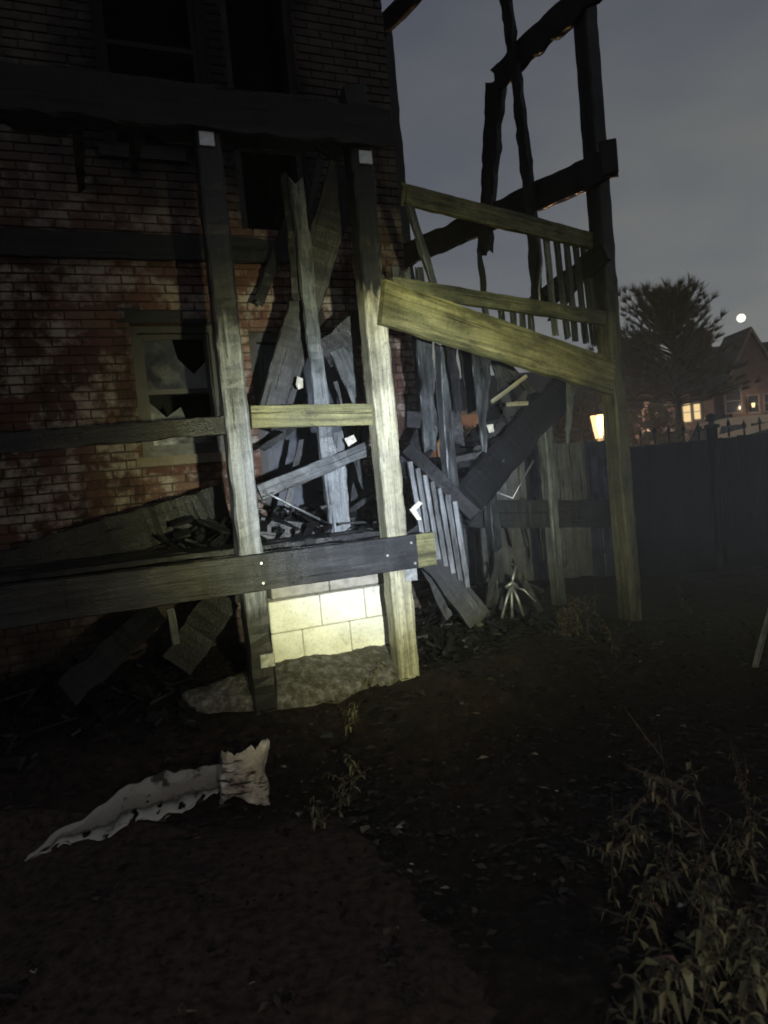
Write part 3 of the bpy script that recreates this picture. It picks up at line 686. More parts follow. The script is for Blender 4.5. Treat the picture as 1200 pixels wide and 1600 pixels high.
loose('narrow torn board between the wavy and the pointed board', ST(706, 540, -0.2), ST(716, 640, -0.2), 0.10, 0.02, W_DARK, face=SN, rough=0.008, bites=0.2, wd1=0.05, jag1=0.08, step=0.02)
loose('small pointed board hanging beside the corner post', ST(893, 590, -0.10), ST(886, 692, -0.10), 0.085, 0.02, W_ASHY, face=SN, rough=0.006, bites=0.1, wd1=0.02, jag1=0.04, step=0.02)
loose('dark board crossing behind the lower stair railing', D(632, 745, 5.1), D(694, 628, 5.5), 0.20, 0.04, W_DARK, face=FN, rough=0.008, bites=0.08)
loose('splintered lath catching light beneath the sloping board', D(768, 628, 5.3), D(822, 588, 5.5), 0.03, 0.02, W_PALE, name='broken_lath', cat='lath', face=FN, rough=0.004)
loose('short pale lath lying on the burnt stair', D(792, 632, 5.35), D(824, 630, 5.45), 0.032, 0.02, W_PALE, name='broken_lath', cat='lath', face=FN, rough=0.004)
loose('long charred board slanting down along the brick wall', FR(352, 786, -0.95), FR(-30, 905, -0.75), 0.26, 0.05, W_CHAR, rough=0.012, bites=0.12)
loose('charred board leaning in the dark under the deck', FR(100, 1085, 0.1), FR(245, 955, -0.3), 0.16, 0.045, W_CHAR, rough=0.01, bites=0.08)
loose('short pale stick standing under the deck beam', FR(266, 950, -0.3), FR(276, 1006, -0.3), 0.045, 0.03, W_GREY, name='broken_lath', cat='lath', rough=0.004)
loose('wide dark board propped under the deck beside the block pier', FR(275, 1040, -0.35), FR(350, 930, -0.5), 0.22, 0.03, W_CHAR, rough=0.008, bites=0.1)
for (a, b_, wd_) in (((524, 596), (536, 640), .035), ((546, 606), (556, 642), .05), ((562, 600), (577, 640), .045)):
    timber('splinter', FR(*a, -.60), FR(*b_, -.60), wd_, .014, W_GREY, splint, wd1=.006, rough=.004, bites=.1, step=.02)
rl = random.Random(77)
for (x0_, y0_, x1_, y1_, d_, wd_, m_) in ((452, 300, 470, 372, -1.2, .05, W_DARK), (486, 330, 500, 250, -1.0, .06, W_CHAR), (404, 470, 470, 300, -1.5, .09, W_CHAR), (560, 300, 586, 470, -.9, .05, W_CHAR),
        (412, 700, 500, 640, -1.1, .05, W_CHAR), (440, 830, 470, 690, -.9, .045, W_DARK), (556, 720, 600, 838, -.8, .06, W_CHAR), (575, 640, 545, 838, -1.2, .07, W_CHAR), (480, 842, 590, 770, -.7, .04, W_CHAR), (600, 700, 612, 835, -.9, .09, W_CHAR)):
    timber('broken_lath', FR(x0_, y0_, d_), FR(x1_, y1_, d_), wd_, .025, m_, porch, rough=.008, bites=.2, jag0=.06, jag1=.06)
for (x0_, y0_, x1_, y1_, d_, wd_, m_) in ((700, 560, 716, 690, 5.4, .09, W_CHAR), (726, 548, 736, 640, 5.5, .10, W_CHAR), (776, 572, 800, 660, 5.7, .10, W_CHAR), (806, 596, 770, 560, 5.9, .12, W_CHAR), (744, 704, 826, 612, 5.9, .07, W_CHAR),
        (700, 722, 772, 706, 5.5, .06, W_CHAR), (696, 760, 776, 744, 5.5, .07, W_CHAR), (690, 800, 760, 786, 5.4, .07, W_CHAR), (806, 786, 822, 850, 5.9, .03, W_DARK), (838, 780, 848, 870, 6.1, .025, W_CHAR),
        (760, 960, 778, 860, 5.3, .06, W_CHAR), (800, 880, 842, 950, 5.2, .05, W_DARK), (700, 960, 660, 880, 4.9, .07, W_DARK), (852, 640, 790, 566, 5.9, .06, W_CHAR), (642, 700, 668, 800, 5.3, .10, W_CHAR), (756, 470, 750, 392, 6.0, .05, W_CHAR), (906, 440, 862, 500, 6.2, .06, W_CHAR)):
    timber('broken_lath', D(x0_, y0_, d_), D(x1_, y1_, d_), wd_, .025, m_, st, face=FN, rough=.008, bites=.2, jag0=.06, jag1=.06)
# boards on the ground at the foot of the stairs
def onground(px0, py0, px1, py1, z0, z1, lab, wd, th, m, **kw):
    a, b_ = onz(px0, py0, .2), onz(px1, py1, .2)
    a.z = gz(a.x, a.y) + z0; b_.z = gz(b_.x, b_.y) + z1
    return loose(lab, a, b_, wd, th, m, face=ZUP, **kw)
onground(664, 985, 742, 925, .03, .05, 'scorched plank on the ground between porch post and stair foot', 0.12, 0.03, W_GREY, rough=.006, bites=.1)
onground(690, 1000, 790, 955, .05, .03, 'nearer scorched plank on the ground below the stair foot', 0.10, 0.03, W_DARK, rough=.006, bites=.1, jag1=.06)
onground(668, 940, 700, 1005, .04, .03, 'short scorched plank lying crosswise beside the porch post', 0.09, 0.03, W_DARK, rough=.006, bites=.1)
onground(790, 925, 850, 950, .16, .04, 'grey stick propped on the debris behind the bent metal frame', 0.045, 0.03, W_GREY, rough=.004)
onground(870, 930, 895, 890, .03, .22, 'thin straw-coloured stick poking up beside the corner post', 0.02, 0.012, W_PALE, rough=.002)
onground(1178, 1010, 1206, 955, .03, .10, 'white painted stick at the edge of the yard', 0.035, 0.02, W_PALE, rough=.002)

# wires and rods
def tube(name, pts, r, m, parent=None, n=6, label=None, cat=None):
    pts = [Vector(p) for p in pts]; V, Fc = [], []
    for i, p in enumerate(pts):
        d = (pts[min(i + 1, len(pts) - 1)] - pts[max(i - 1, 0)]).normalized()
        a = d.orthogonal().normalized(); b_ = d.cross(a)
        V += [p + (a * math.cos(2 * math.pi * k / n) + b_ * math.sin(2 * math.pi * k / n)) * r for k in range(n)]
    for i in range(len(pts) - 1):
        for k in range(n): Fc.append((i * n + k, i * n + (k + 1) % n, (i + 1) * n + (k + 1) % n, (i + 1) * n + k))
    Fc.append(tuple(range(n))[::-1]); Fc.append(tuple(range((len(pts) - 1) * n, len(pts) * n)))
    o0 = origin(parent) if parent else pts[0]
    me = mesh(name, [v - o0 for v in V], Fc, True); o = link(name, me, m, parent)
    if not parent: o.location = o0
    return tag(o, label, cat)
tube('bent_rod', [D(764, 764, 5.4), D(800, 778, 5.4), D(834, 720, 5.5)], 0.012, M_METAL, label='bent metal rod forming a V behind the stairs', cat='rod')
tube('loose_wire', [FR(412, 768, -.3), FR(440, 782, -.3), FR(470, 797, -.3), FR(500, 812, -.32)], 0.008, M_METAL, label='thin shiny wire sagging below the grey strut', cat='wire')
tube('loose_wire', [ST(843, 372, -.15), ST(847, 410, -.15), ST(842, 452, -.15), ST(845, 492, -.15)], 0.007, M_METAL, label='thin wire hanging beside the upper balusters', cat='wire')
# bent metal frame on the debris
c = D(800, 962, 5.0); c.z = gz(c.x, c.y)
fr = empty('bent_metal_frame', c, 'bent pale metal frame with splayed legs at the stair foot', 'metal frame')
for (px, py) in ((784, 966), (800, 964), (818, 962), (838, 940)):
    tube('leg', [D(799, 914, 5.0), D((799 + px) / 2, (914 + py) / 2 - 4, 4.98), D(px, py, 4.96)], 0.011, M_METAL, fr)
tube('crossbar', [D(790, 918, 4.98), D(800, 910, 4.99), D(808, 916, 5.0)], 0.016, M_METAL, fr)
tube('stem', [D(799, 914, 5.0), D(806, 884, 5.05)], 0.011, M_METAL, fr)

# scraps that catch the beam
def scrap(name, pts, m, label, cat, th=0.006):
    bm = bmesh.new(); pts = [Vector(p) for p in pts]; c = sum(pts, Vector()) / len(pts)
    nrm = (pts[1] - pts[0]).cross(pts[2] - pts[0]).normalized()
    a = [bm.verts.new(p - c) for p in pts]; b_ = [bm.verts.new(p - c - nrm * th) for p in pts]
    bm.faces.new(a); bm.faces.new(b_[::-1])
    for i in range(len(pts)): bm.faces.new((a[i], b_[i], b_[(i + 1) % len(pts)], a[(i + 1) % len(pts)]))
    bmesh.ops.recalc_face_normals(bm, faces=bm.faces)
    me = bpy.data.meshes.new(name); bm.to_mesh(me); bm.free(); o = link(name, me, m); o.location = c; return tag(o, label, cat)
M_WHITE = plain('torn_white_paper', (0.40, 0.385, 0.32), 0.7, var=0.45, scale=30)
scrap('pale_piece', [FR(640, 796, .0), FR(654, 782, .03), FR(660, 786, .035), FR(650, 797, .01), FR(659, 812, .03), FR(652, 812, .02)], M_WHITE, 'torn white scrap stuck beside the pale post above the deck beam', 'scrap')
scrap('pale_piece', [FR(538, 686, -.33), FR(552, 680, -.35), FR(557, 690, -.33), FR(544, 698, -.34)], M_WHITE, 'small white scrap caught under the rail', 'scrap')
scrap('pale_piece', [FR(464, 588, -.6), FR(473, 592, -.6), FR(473, 606, -.6), FR(466, 609, -.62), FR(462, 601, -.6)], M_WHITE, 'pale crescent-shaped scrap on the leaning plank', 'scrap')
scrap('pale_piece', [D(760, 664, 5.0), D(770, 662, 5.0), D(772, 674, 5.02), D(764, 676, 5.0)], M_WHITE, 'small white scrap on the burnt stair by the pointed board', 'scrap')
scrap('pale_piece', [onz(738, 966, .33), onz(752, 962, .33), onz(757, 976, .30), onz(744, 982, .30)], M_SILL, 'yellowish piece added for the lit cut end of the fallen stringer', 'scrap', .03)  # added piece standing in for the torch-lit sawn end of the stringer

# ------------------------------------------------------------------ white painted block pier under the deck
PO = -0.30
c0 = FR(428, 1034, PO); c1 = FR(622, 1004, PO); zt = FR(525, 925, PO)[2]; zbm = (c0.z + c1.z) / 2 - 0.02
pier = empty('block_pier', ((c0.x + c1.x) / 2, (c0.y + c1.y) / 2, zbm), 'bright white painted concrete block pier under the deck', 'pier')
W_ = (pt(c1) - pt(c0)).length; hgt = (zt - zbm) / 2
BMx = Matrix((U, -N, ZUP)).transposed().to_4x4(); BMx.translation = (c0.x, c0.y, zbm)
def block(s0, s1, z0, z1, m, dep=0.19, y0=0.0):
    bm = bmesh.new(); bmesh.ops.create_cube(bm, size=1)
    for vv in bm.verts: vv.co = Vector(((s0 + s1) / 2 + vv.co.x * (s1 - s0), y0 + dep / 2 + vv.co.y * dep, (z0 + z1) / 2 + vv.co.z * (z1 - z0)))
    bmesh.ops.bevel(bm, geom=bm.edges[:], offset=0.006, segments=1, affect='EDGES')
    me = bpy.data.meshes.new('block'); bm.to_mesh(me); bm.free(); put(link('block', me, m), BMx, pier)
for r in range(2):
    cuts = [0, W_ * .40, W_ * .76, W_] if r else [0, W_ * .24, W_ * .62, W_]
    for i in range(3): block(cuts[i] + .003, cuts[i + 1] - .003, r * hgt + .003, (r + 1) * hgt - .003, M_BLOCK, y0=random.uniform(0, .006))
for i in range(2): block(W_ * (.05 + .46 * i), W_ * (.05 + .46 * (i + 1)) - .006, 2 * hgt + .004, 2 * hgt + .15, M_BLOCKD, y0=.06, dep=.12)
v, f = [], []; box_vf(v, f, .01, W_ - .01, .016, .18, .006, 2 * hgt - .006); put(link('mortar', mesh('mortar', v, f), M_BLOCKD), BMx, pier)

# ------------------------------------------------------------------ broken concrete slabs
def slab(pix, z, th, label, seed):
    pts = [onz(px, py, z) for px, py in pix]; c = sum(pts, Vector()) / len(pts)
    dense = []
    for i in range(len(pts)):
        a, b_ = pts[i], pts[(i + 1) % len(pts)]; n = max(2, int((b_ - a).length / 0.05))
        for k in range(n):
            p = a.lerp(b_, k / n); d = (p - c).normalized(); dense.append(p + d * 0.02 * nz3(p.x * 9, p.y * 9, seed) - c)
    bm = bmesh.new()
    top = [bm.verts.new(p) for p in dense]; mid = [bm.verts.new(p * 1.012 - ZUP * (0.02 + .01 * random.random())) for p in dense]; bot = [bm.verts.new(p * 1.0 - ZUP * th) for p in dense]
    cv = bm.verts.new((0, 0, 0.0)); n = len(dense)
    inner = [bm.verts.new(p * 0.6 + ZUP * 0.012 * nz3(p.x * 6, p.y * 6, seed + 3)) for p in dense]
    for i in range(n):
        j = (i + 1) % n
        bm.faces.new((top[i], top[j], inner[j], inner[i])); bm.faces.new((inner[i], inner[j], cv))
        bm.faces.new((mid[i], mid[j], top[j], top[i])); bm.faces.new((bot[i], bot[j], mid[j], mid[i]))
    bmesh.ops.recalc_face_normals(bm, faces=bm.faces)
    me = bpy.data.meshes.new('concrete_slab'); bm.to_mesh(me); bm.free(); o = link('concrete_slab', me, M_CONC); o.location = c
    return tag(o, label, 'slab')
slab([(-60, 1160), (60, 1142), (118, 1140), (100, 1185), (20, 1206), (-70, 1215)], 0.26, 0.16, 'broken concrete slab at the dark lower edge of the porch', 5.0)

# ------------------------------------------------------------------ melted container and torn sheet on the path
def sheet_mesh(name, fn, nu, nv, m, th, label, cat, closed=False):
    V = [fn(i / nu, j / nv) for j in range(nv + 1) for i in range(nu + 1)]
    c = sum(V, Vector()) / len(V); c.z = min(p.z for p in V)
    Fc = [(j * (nu + 1) + i, j * (nu + 1) + i + 1, (j + 1) * (nu + 1) + i + 1, (j + 1) * (nu + 1) + i) for j in range(nv) for i in range(nu)]
    me = mesh(name, [p - c for p in V], Fc, True); o = link(name, me, m); o.location = c
    s = o.modifiers.new('thickness', 'SOLIDIFY'); s.thickness = th
    return tag(o, label, cat)
BE = [(0, 283, 1100, .31), (.32, 400, 1056, .39), (.6, 500, 1034, .40), (1, 640, 1002, .40)]
FE = [(0, 298, 1112, .29), (.32, 400, 1104, .30), (.6, 520, 1082, .30), (1, 642, 1052, .30)]
def pl(T, u_):
    for (a, *p), (b_, *q) in zip(T, T[1:]):
        if u_ <= b_: k = (u_ - a) / (b_ - a); r = [x + (y - x) * k for x, y in zip(p, q)]; return onz(*r)
def ledge(u_, v_):
    p = pl(BE, u_).lerp(pl(FE, u_), min(1, max(0, (v_ - .12) / .76)))
    hump = math.sin(math.pi * min(1, max(0, (v_ - .12) / .76))) ** .4 * .022 + .03 * (1 - u_)
    p = p + ZUP * (hump + .016 * nz3(p.x * 4, p.y * 4, 2.2) + .014 * nz3(p.x * 9, p.y * 9, 5.0) + .010 * nz3(p.x * 26, p.y * 26, 1.0)) + Vector((.0, -.03 * nz3(u_ * 9, 4.4, 0), 0)) * v_
    if v_ < .12: p = p + Vector((0, .05, -.3 * (1 - v_ / .12)))
    if v_ > .88: p = p + Vector((0, -.02, -.32 * (v_ - .88) / .12))
    if u_ < .02 or u_ > .98: p = p - ZUP * .25
    return p
sheet_mesh('concrete_ledge', ledge, 90, 34, M_CONC, 0.03, 'rough mossy concrete ledge in front of the white block pier', 'ledge')
bc_ = onz(380, 1257, 0.02); bc_.z = gz(bc_.x, bc_.y)
M_PL2, t, b = mat('burnt_plastic_painted_folds')
tcn = nd(t, 'ShaderNodeTexCoord')
n1 = nd(t, 'ShaderNodeTexNoise', {0: tcn.outputs['Object'], 'Scale': 9, 'Detail': 8, 'Roughness': 0.7})
n2 = nd(t, 'ShaderNodeMapping', {0: tcn.outputs['Object'], 'Scale': (3, 3, 16)})
n3 = nd(t, 'ShaderNodeTexNoise', {0: n2.outputs[0], 'Scale': 1.5, 'Detail': 6, 'Roughness': 0.65})
c1_ = rampn(t, n1.outputs[0], [(0.33, (0.10, 0.075, 0.06)), (0.45, (0.38, 0.33, 0.26)), (0.58, (0.60, 0.545, 0.45)), (0.68, (0.85, 0.82, 0.76))])
c1_ = nd(t, 'ShaderNodeMix', {0: rampn(t, n3.outputs[0], [(0.53, g3(0)), (0.57, g3(0.96))]), 6: c1_, 7: (0.02, 0.017, 0.015, 1)}, data_type='RGBA').outputs[2]  # dark bands: charring, and crease shade put into the colour
t.links.new(c1_, b.inputs['Base Color']); b.inputs['Roughness'].default_value = 0.55
bp = nd(t, 'ShaderNodeBump', {'Height': n3.outputs[0], 'Strength': 0.6, 'Distance': 0.01}); t.links.new(bp.outputs[0], b.inputs['Normal'])
def curl(u_, v_):
    a = R(150 + 240 * u_)
    g_ = lambda c, w_: math.exp(-((u_ - c) / w_) ** 2)
    top = .255 + .05 * u_ - .05 * g_(.0, .12) - .03 * g_(1., .10) + .030 * nz3(u_ * 9, 3.7, 0) + .022 * nz3(u_ * 31, 8, 0) + .010 * nz3(u_ * 70, 1, 0)
    bot = .07 * g_(.45, .20) - .01 * g_(.80, .05) + .012 * nz3(u_ * 21, 5, 0)
    z = bot + (top - bot) * v_
    r = .116 - .012 * abs(math.sin(z * 15 + 1.1 * math.sin(u_ * 5))) + .014 * nz3(math.cos(a) * 2, math.sin(a) * 2, z * 10) + .008 * nz3(u_ * 14, z * 40, 2) + .03 * g_(.80, .06) * (1 - v_) ** 2
    return bc_ + Vector((r * math.cos(a) * 1.0 + .03 * v_, r * math.sin(a) * .8, z))
sheet_mesh('curled_scrap', curl, 64, 30, M_PL2, 0.004, 'curled scorched beige plastic with ragged white rim on the path', 'scrap')
A0, A1 = onz(344, 1256, .02), onz(40, 1358, .02)
M_SHEET, t, b = mat('sooty_sheet_painted_fold')
tcn = nd(t, 'ShaderNodeTexCoord'); at = nd(t, 'ShaderNodeAttribute', attribute_name='across')
n1 = nd(t, 'ShaderNodeTexNoise', {0: tcn.outputs['Object'], 'Scale': 7, 'Detail': 9, 'Roughness': 0.72})
n2 = nd(t, 'ShaderNodeTexNoise', {0: tcn.outputs['Object'], 'Scale': 4.5, 'Detail': 7, 'Roughness': 0.7})
ax = nd(t, 'ShaderNodeMath', {0: n1.outputs[0], 1: 0.5, 2: at.outputs['Fac']}, operation='MULTIPLY_ADD').outputs[0]
c1_ = rampn(t, nd(t, 'ShaderNodeMath', {0: ax, 1: 0.65}, operation='MULTIPLY').outputs[0],
            [(0.16, (0.55, 0.54, 0.50)), (0.32, (0.30, 0.31, 0.29)), (0.39, (0.04, 0.036, 0.03)), (0.43, (0.20, 0.18, 0.155)), (0.62, (0.28, 0.262, 0.235)), (0.74, (0.34, 0.33, 0.30))])  # dark band along the sheet: shade of a fold put into the colour
c1_ = nd(t, 'ShaderNodeMix', {0: rampn(t, n2.outputs[0], [(0.53, g3(0)), (0.58, g3(0.93))]), 6: c1_, 7: (0.012, 0.011, 0.010, 1)}, data_type='RGBA').outputs[2]
t.links.new(c1_, b.inputs['Base Color'])
b.inputs['Roughness'].default_value = 0.6
bp = nd(t, 'ShaderNodeBump', {'Height': n1.outputs[0], 'Strength': 1.0, 'Distance': 0.03}); t.links.new(bp.outputs[0], b.inputs['Normal'])
def strip(u_, v_):
    p = A0.lerp(A1, u_); wd_ = .17 * math.sin(math.pi * min(1, u_ * .75 + .25)) ** .8 + .02
    q = p + Vector((.22, .97, 0)) * (v_ - .15) * wd_
    q.y += (.04 * nz3(u_ * 6, 2, 6.0) + .018 * nz3(u_ * 23, 2, 3.0)) * max(0, 1 - v_ * 3) + .015 * nz3(u_ * 12, 5, 3.0) * v_
    fold = abs(((u_ * 2.1 + v_ * .9) % 1) - .5) * .03
    q.z = gz(q.x, q.y) + .016 + .065 * math.sin(math.pi * min(1, u_ * .9 + .1)) * v_ ** 1.5 + fold + .014 * nz3(u_ * 6, v_ * 3, 1.0) + .006 * nz3(u_ * 25, v_ * 8, 5.0)
    return q
so_ = sheet_mesh('torn_sheet', strip, 130, 22, M_SHEET, 0.003, 'long torn pale sheet trailing from the curled beige plastic', 'sheet')
bm = bmesh.new(); bm.from_mesh(so_.data); ly = bm.verts.layers.float.new('across')
for v_ in bm.verts: v_[ly] = (v_.index // 131) / 22
dead = [f_ for f_ in bm.faces if (lambda i: nz3((i % 130) / 130 * 16, (i // 130) / 22 * 5, 9.0) + .25 - (i // 130) / 22 * .75 > .46)(f_.index)]
bmesh.ops.delete(bm, geom=dead, context='FACES'); bm.to_mesh(so_.data); bm.free()
# ------------------------------------------------------------------ leaf litter and chips
def litter(name, n, m, smin, smax, area, label, cat, seed, curl=0.3):
    rnd = random.Random(seed); V, Fc = [], []
    for _ in range(n):
        x, y = area(rnd); z = gz(x, y) + 0.004; s = rnd.uniform(smin, smax) * (0.6 + 0.8 * rnd.random()); a = rnd.random() * 6.28
        ca, sa_ = math.cos(a), math.sin(a); k = rnd.uniform(0.25, 0.7); tl_ = rnd.uniform(-curl, curl); b_ = len(V)
        for (p, q, h) in ((-1, 0, 0.1), (0, -k, .35), (1, 0, .15), (0, k, .35 + tl_)):
            V.append((x + s * (p * ca - q * sa_), y + s * (p * sa_ + q * ca), z + s * max(0, h) * 0.8))
        Fc += [(b_, b_ + 1, b_ + 2), (b_, b_ + 2, b_ + 3)]
    return tag(link(name, mesh(name, V, Fc), m), label, cat, kind='stuff')
M_LEAF, t, b = mat('dead_leaves')
g = nd(t, 'ShaderNodeNewGeometry')
t.links.new(rampn(t, g.outputs['Random Per Island'], [(0, (0.003, 0.003, 0.003)), (0.6, (0.014, 0.010, 0.009)), (0.88, (0.035, 0.026, 0.020)), (0.98, (0.075, 0.058, 0.045)), (1, (0.22, 0.19, 0.15))]), b.inputs['Base Color'])
b.inputs['Roughness'].default_value = 0.75
def fore(rnd):
    while True:
        y = 1.3 + 4.0 * rnd.random() ** 1.3; x = rnd.uniform(-0.62, 0.62) * y * 1.25 + 0.1
        if nz3(x * 1.7, y * 1.7, 11.0) + 0.5 * nz3(x * 5, y * 5, 3.0) > rnd.uniform(-.5, .45): return x, y
litter('leaf_litter', 9000, M_LEAF, 0.009, 0.030, fore, 'dead leaves and soot littering the yard', 'leaves', 3)
litter('debris', 110, M_CHIP, 0.006, 0.018, fore, 'scattered pale chips on the dark soil', 'chips', 9)
def foot(rnd):
    p = Q2 + U * rnd.uniform(-1.6, 1.9) + N * rnd.uniform(-1.4, 0.35); return p.x, p.y
litter('rubble', 900, W_DARK, 0.015, 0.06, foot, 'burnt splinters and rubble under the porch and stairs', 'rubble', 21)

def chunks(name, n, m, area, smin, smax, label, cat, seed):
    rnd = random.Random(seed); V, Fc = [], []
    for _ in range(n):
        p = area(rnd); L, w_, h_ = rnd.uniform(smin, smax) * rnd.uniform(.5, 2.6), rnd.uniform(smin, smax) * .6, rnd.uniform(.3, .6) * smin
        from mathutils import Euler
        e_ = Euler((rnd.uniform(-.9, .9), rnd.uniform(-.7, .7), rnd.random() * 6.28)).to_matrix(); b_ = len(V)
        for x in (-1, 1):
            for y in (-1, 1):
                for z in (-1, 1): V.append(p + e_ @ Vector((x * L * rnd.uniform(.7, 1), y * w_ * rnd.uniform(.6, 1), z * h_ * rnd.uniform(.6, 1))))
        Fc += [tuple(b_ + i for i in q) for q in ((0, 1, 3, 2), (4, 6, 7, 5), (0, 4, 5, 1), (2, 3, 7, 6), (0, 2, 6, 4), (1, 5, 7, 3))]
    return tag(link(name, mesh(name, V, Fc), m), label, cat, kind='stuff')
def deck_area(rnd):
    p = Q2 + U * rnd.uniform(-1.25, 0.1) + N * -rnd.uniform(0.2, 1.75); d_ = min(1, abs(p.x + .5)); p.z = zb + .14 + abs(rnd.gauss(0, .07)) ; return p
def stair_area(rnd):
    p = Q2 + SD * rnd.uniform(.05, 1.5) - SN * rnd.uniform(-.05, 1.2); p.z = gz(p.x, p.y) + abs(rnd.gauss(0, .06)); return p
def under_area(rnd):
    p = Q2 + U * rnd.uniform(-3.4, -1.15) + N * -rnd.uniform(-.15, 1.6); p.z = gz(p.x, p.y) + abs(rnd.gauss(0, .05)); return p
chunks('deck_rubble', 230, W_CHAR, deck_area, .02, .06, 'burnt rubble heaped on the lower deck floor', 'rubble', 61)
chunks('stair_rubble', 380, W_CHAR, stair_area, .015, .055, 'burnt rubble heaped at the foot of the stairs', 'rubble', 62)
chunks('yard_rubble', 420, W_CHAR, under_area, .02, .07, 'black rubble in the dark beneath the deck', 'rubble', 63)
def clod_area(rnd):
    x, y = fore(rnd); return Vector((x, y, gz(x, y) + .002))
chunks('soil_clods', 2600, M_SOIL, clod_area, .008, .022, 'clods of dark soil and ash across the yard', 'soil', 64)
# ------------------------------------------------------------------ weeds
M_WEED, t, b = mat('weed_leaves')
g = nd(t, 'ShaderNodeNewGeometry')
t.links.new(rampn(t, g.outputs['Random Per Island'], [(0, (0.016, 0.016, 0.010)), (0.45, (0.055, 0.055, 0.032)), (0.75, (0.115, 0.115, 0.055)), (0.93, (0.18, 0.17, 0.085)), (1, (0.12, 0.06, 0.05))]), b.inputs['Base Color'])
b.inputs['Roughness'].default_value = 0.6
M_STEM = plain('weed_stem', (0.07, 0.045, 0.03), 0.7)
def weed(x, y, h, nl, label, seed, lean=(0, 0), ls=0.05, group=None):
    rnd = random.Random(seed); z0 = gz(x, y) - .01
    V, Fc, SV, SF = [], [], [], []
    def stem(p0, p1, r0_, r1_):
        d = (p1 - p0).normalized(); a = d.orthogonal().normalized(); b_ = d.cross(a); k0 = len(SV)
        for p, r in ((p0, r0_), (p1, r1_)):
            for k in range(4): SV.append(p + (a * math.cos(k * 1.57) + b_ * math.sin(k * 1.57)) * r)
        for k in range(4): SF.append((k0 + k, k0 + (k + 1) % 4, k0 + 4 + (k + 1) % 4, k0 + 4 + k))
    def leaf(p, d, s):
        d = d.normalized(); sd = d.cross(ZUP)
        if sd.length < .1: sd = Vector((1, 0, 0))
        sd.normalize(); b_ = len(V); w_ = s * rnd.uniform(.09, .16); dr = Vector((0, 0, -s * rnd.uniform(.3, 1.3)))
        V.extend([p, p + d * s * .45 + sd * w_ + dr * .15, p + d * s * .45 - sd * w_ + dr * .15, p + d * s * .45 + dr * .15 - ZUP * w_ * .4, p + d * s * .82 + dr])
        Fc.extend([(b_, b_ + 1, b_ + 3), (b_, b_ + 3, b_ + 2), (b_ + 1, b_ + 4, b_ + 3), (b_ + 3, b_ + 4, b_ + 2)])
    def spray(p0, dirv, L, n, s):
        pts = [p0]; d = dirv.normalized()
        for i in range(5):
            d = (d + Vector((rnd.uniform(-.12, .12), rnd.uniform(-.12, .12), -0.03))).normalized(); pts.append(pts[-1] + d * L / 5)
            stem(pts[-2], pts[-1], .0032 * (1 - i * .15), .0032 * (1 - (i + 1) * .15))
        for k in range(n):
            tt = (k + rnd.random()) / n * 4.99; i = int(tt); p = pts[i].lerp(pts[i + 1], tt - i); a = k * 2.4 + rnd.random()
            leaf(p, Vector((math.cos(a), math.sin(a), rnd.uniform(.0, .6))), s * (1.1 - .45 * k / n) * rnd.uniform(.35, 1.35))
        return pts
    main = spray(Vector((x, y, z0)), Vector((lean[0], lean[1], 1)), h, nl, ls)
    for k in range(rnd.randint(3, 6)):
        a = rnd.random() * 6.28; q = main[rnd.randint(1, 4)]
        spray(q, Vector((math.cos(a), math.sin(a), .75)), h * rnd.uniform(.3, .5), nl // 2, ls * .8)
    base = Vector((x, y, z0))
    o = link('weed_plant', mesh('stem', [p - base for p in SV], SF), M_STEM); o.location = base
    lv = link('leaves', mesh('leaves', [p - base for p in V], Fc), M_WEED, o); lv['kind'] = 'stuff'
    return tag(o, label, 'weed', group)
wx = D(1130, 1500, 2.05); weed(wx.x, wx.y, 0.60, 34, 'tallest weed, its single spike rising above the clump', 1, (-.03, 0), .06)
rnd = random.Random(44)
for k in range(16):
    y = rnd.uniform(1.62, 2.45); px = rnd.uniform(960, 1230) if y > 1.9 else rnd.uniform(920, 1230)
    p = D(px, 1450, y); weed(p.x, p.y, rnd.uniform(.20, .40), rnd.randint(14, 26), 'low leafy weed in the clump at the corner of the yard', 100 + k, (rnd.uniform(-.35, .35), rnd.uniform(-.2, .1)), rnd.uniform(.045, .095), 'leafy weeds in the corner clump')
for k, (px, y, lab) in enumerate(((965, 2.25, 'thin upright weed at the outer edge of the corner clump'), (1060, 2.5, 'slender weed standing behind the corner clump'), (1190, 2.3, 'slender weed rising at the picture edge beside the tallest weed'))):
    p = D(px, 1450, y); weed(p.x, p.y, .5, 24, lab, 200 + k, (rnd.uniform(-.15, .15), 0), .04)
rnd = random.Random(71)
for k, (px, py) in enumerate(((548, 1160), (575, 1130), (530, 1225), (500, 1265), (560, 1190), (600, 1120))):
    p = onz(px, py, .08); weed(p.x, p.y, rnd.uniform(.14, .22), 16, 'dry weed tuft straggling between the ledge and the dark soil', 400 + k, (rnd.uniform(-.4, .4), 0), .055, 'dry tufts in front of the ledge')
p = D(520, 1190, 3.15); weed(p.x, p.y, .22, 22, 'small dry weed growing near the broken slab', 300, (.2, 0), .05)
for k in range(9):
    q = P3 + Vector((rnd.uniform(-.75, .55), rnd.uniform(-.75, .1), 0)); weed(q.x, q.y, rnd.uniform(.16, .34), 14, 'dark straggly weed at the foot of the tall corner post', 500 + k, (rnd.uniform(-.4, .4), 0), .05, 'dark weeds round the corner post')
p = D(885, 925, 5.05); weed(p.x, p.y, .26, 18, 'thin dry weed at the foot of the stair tower', 301, (.2, 0), .05)

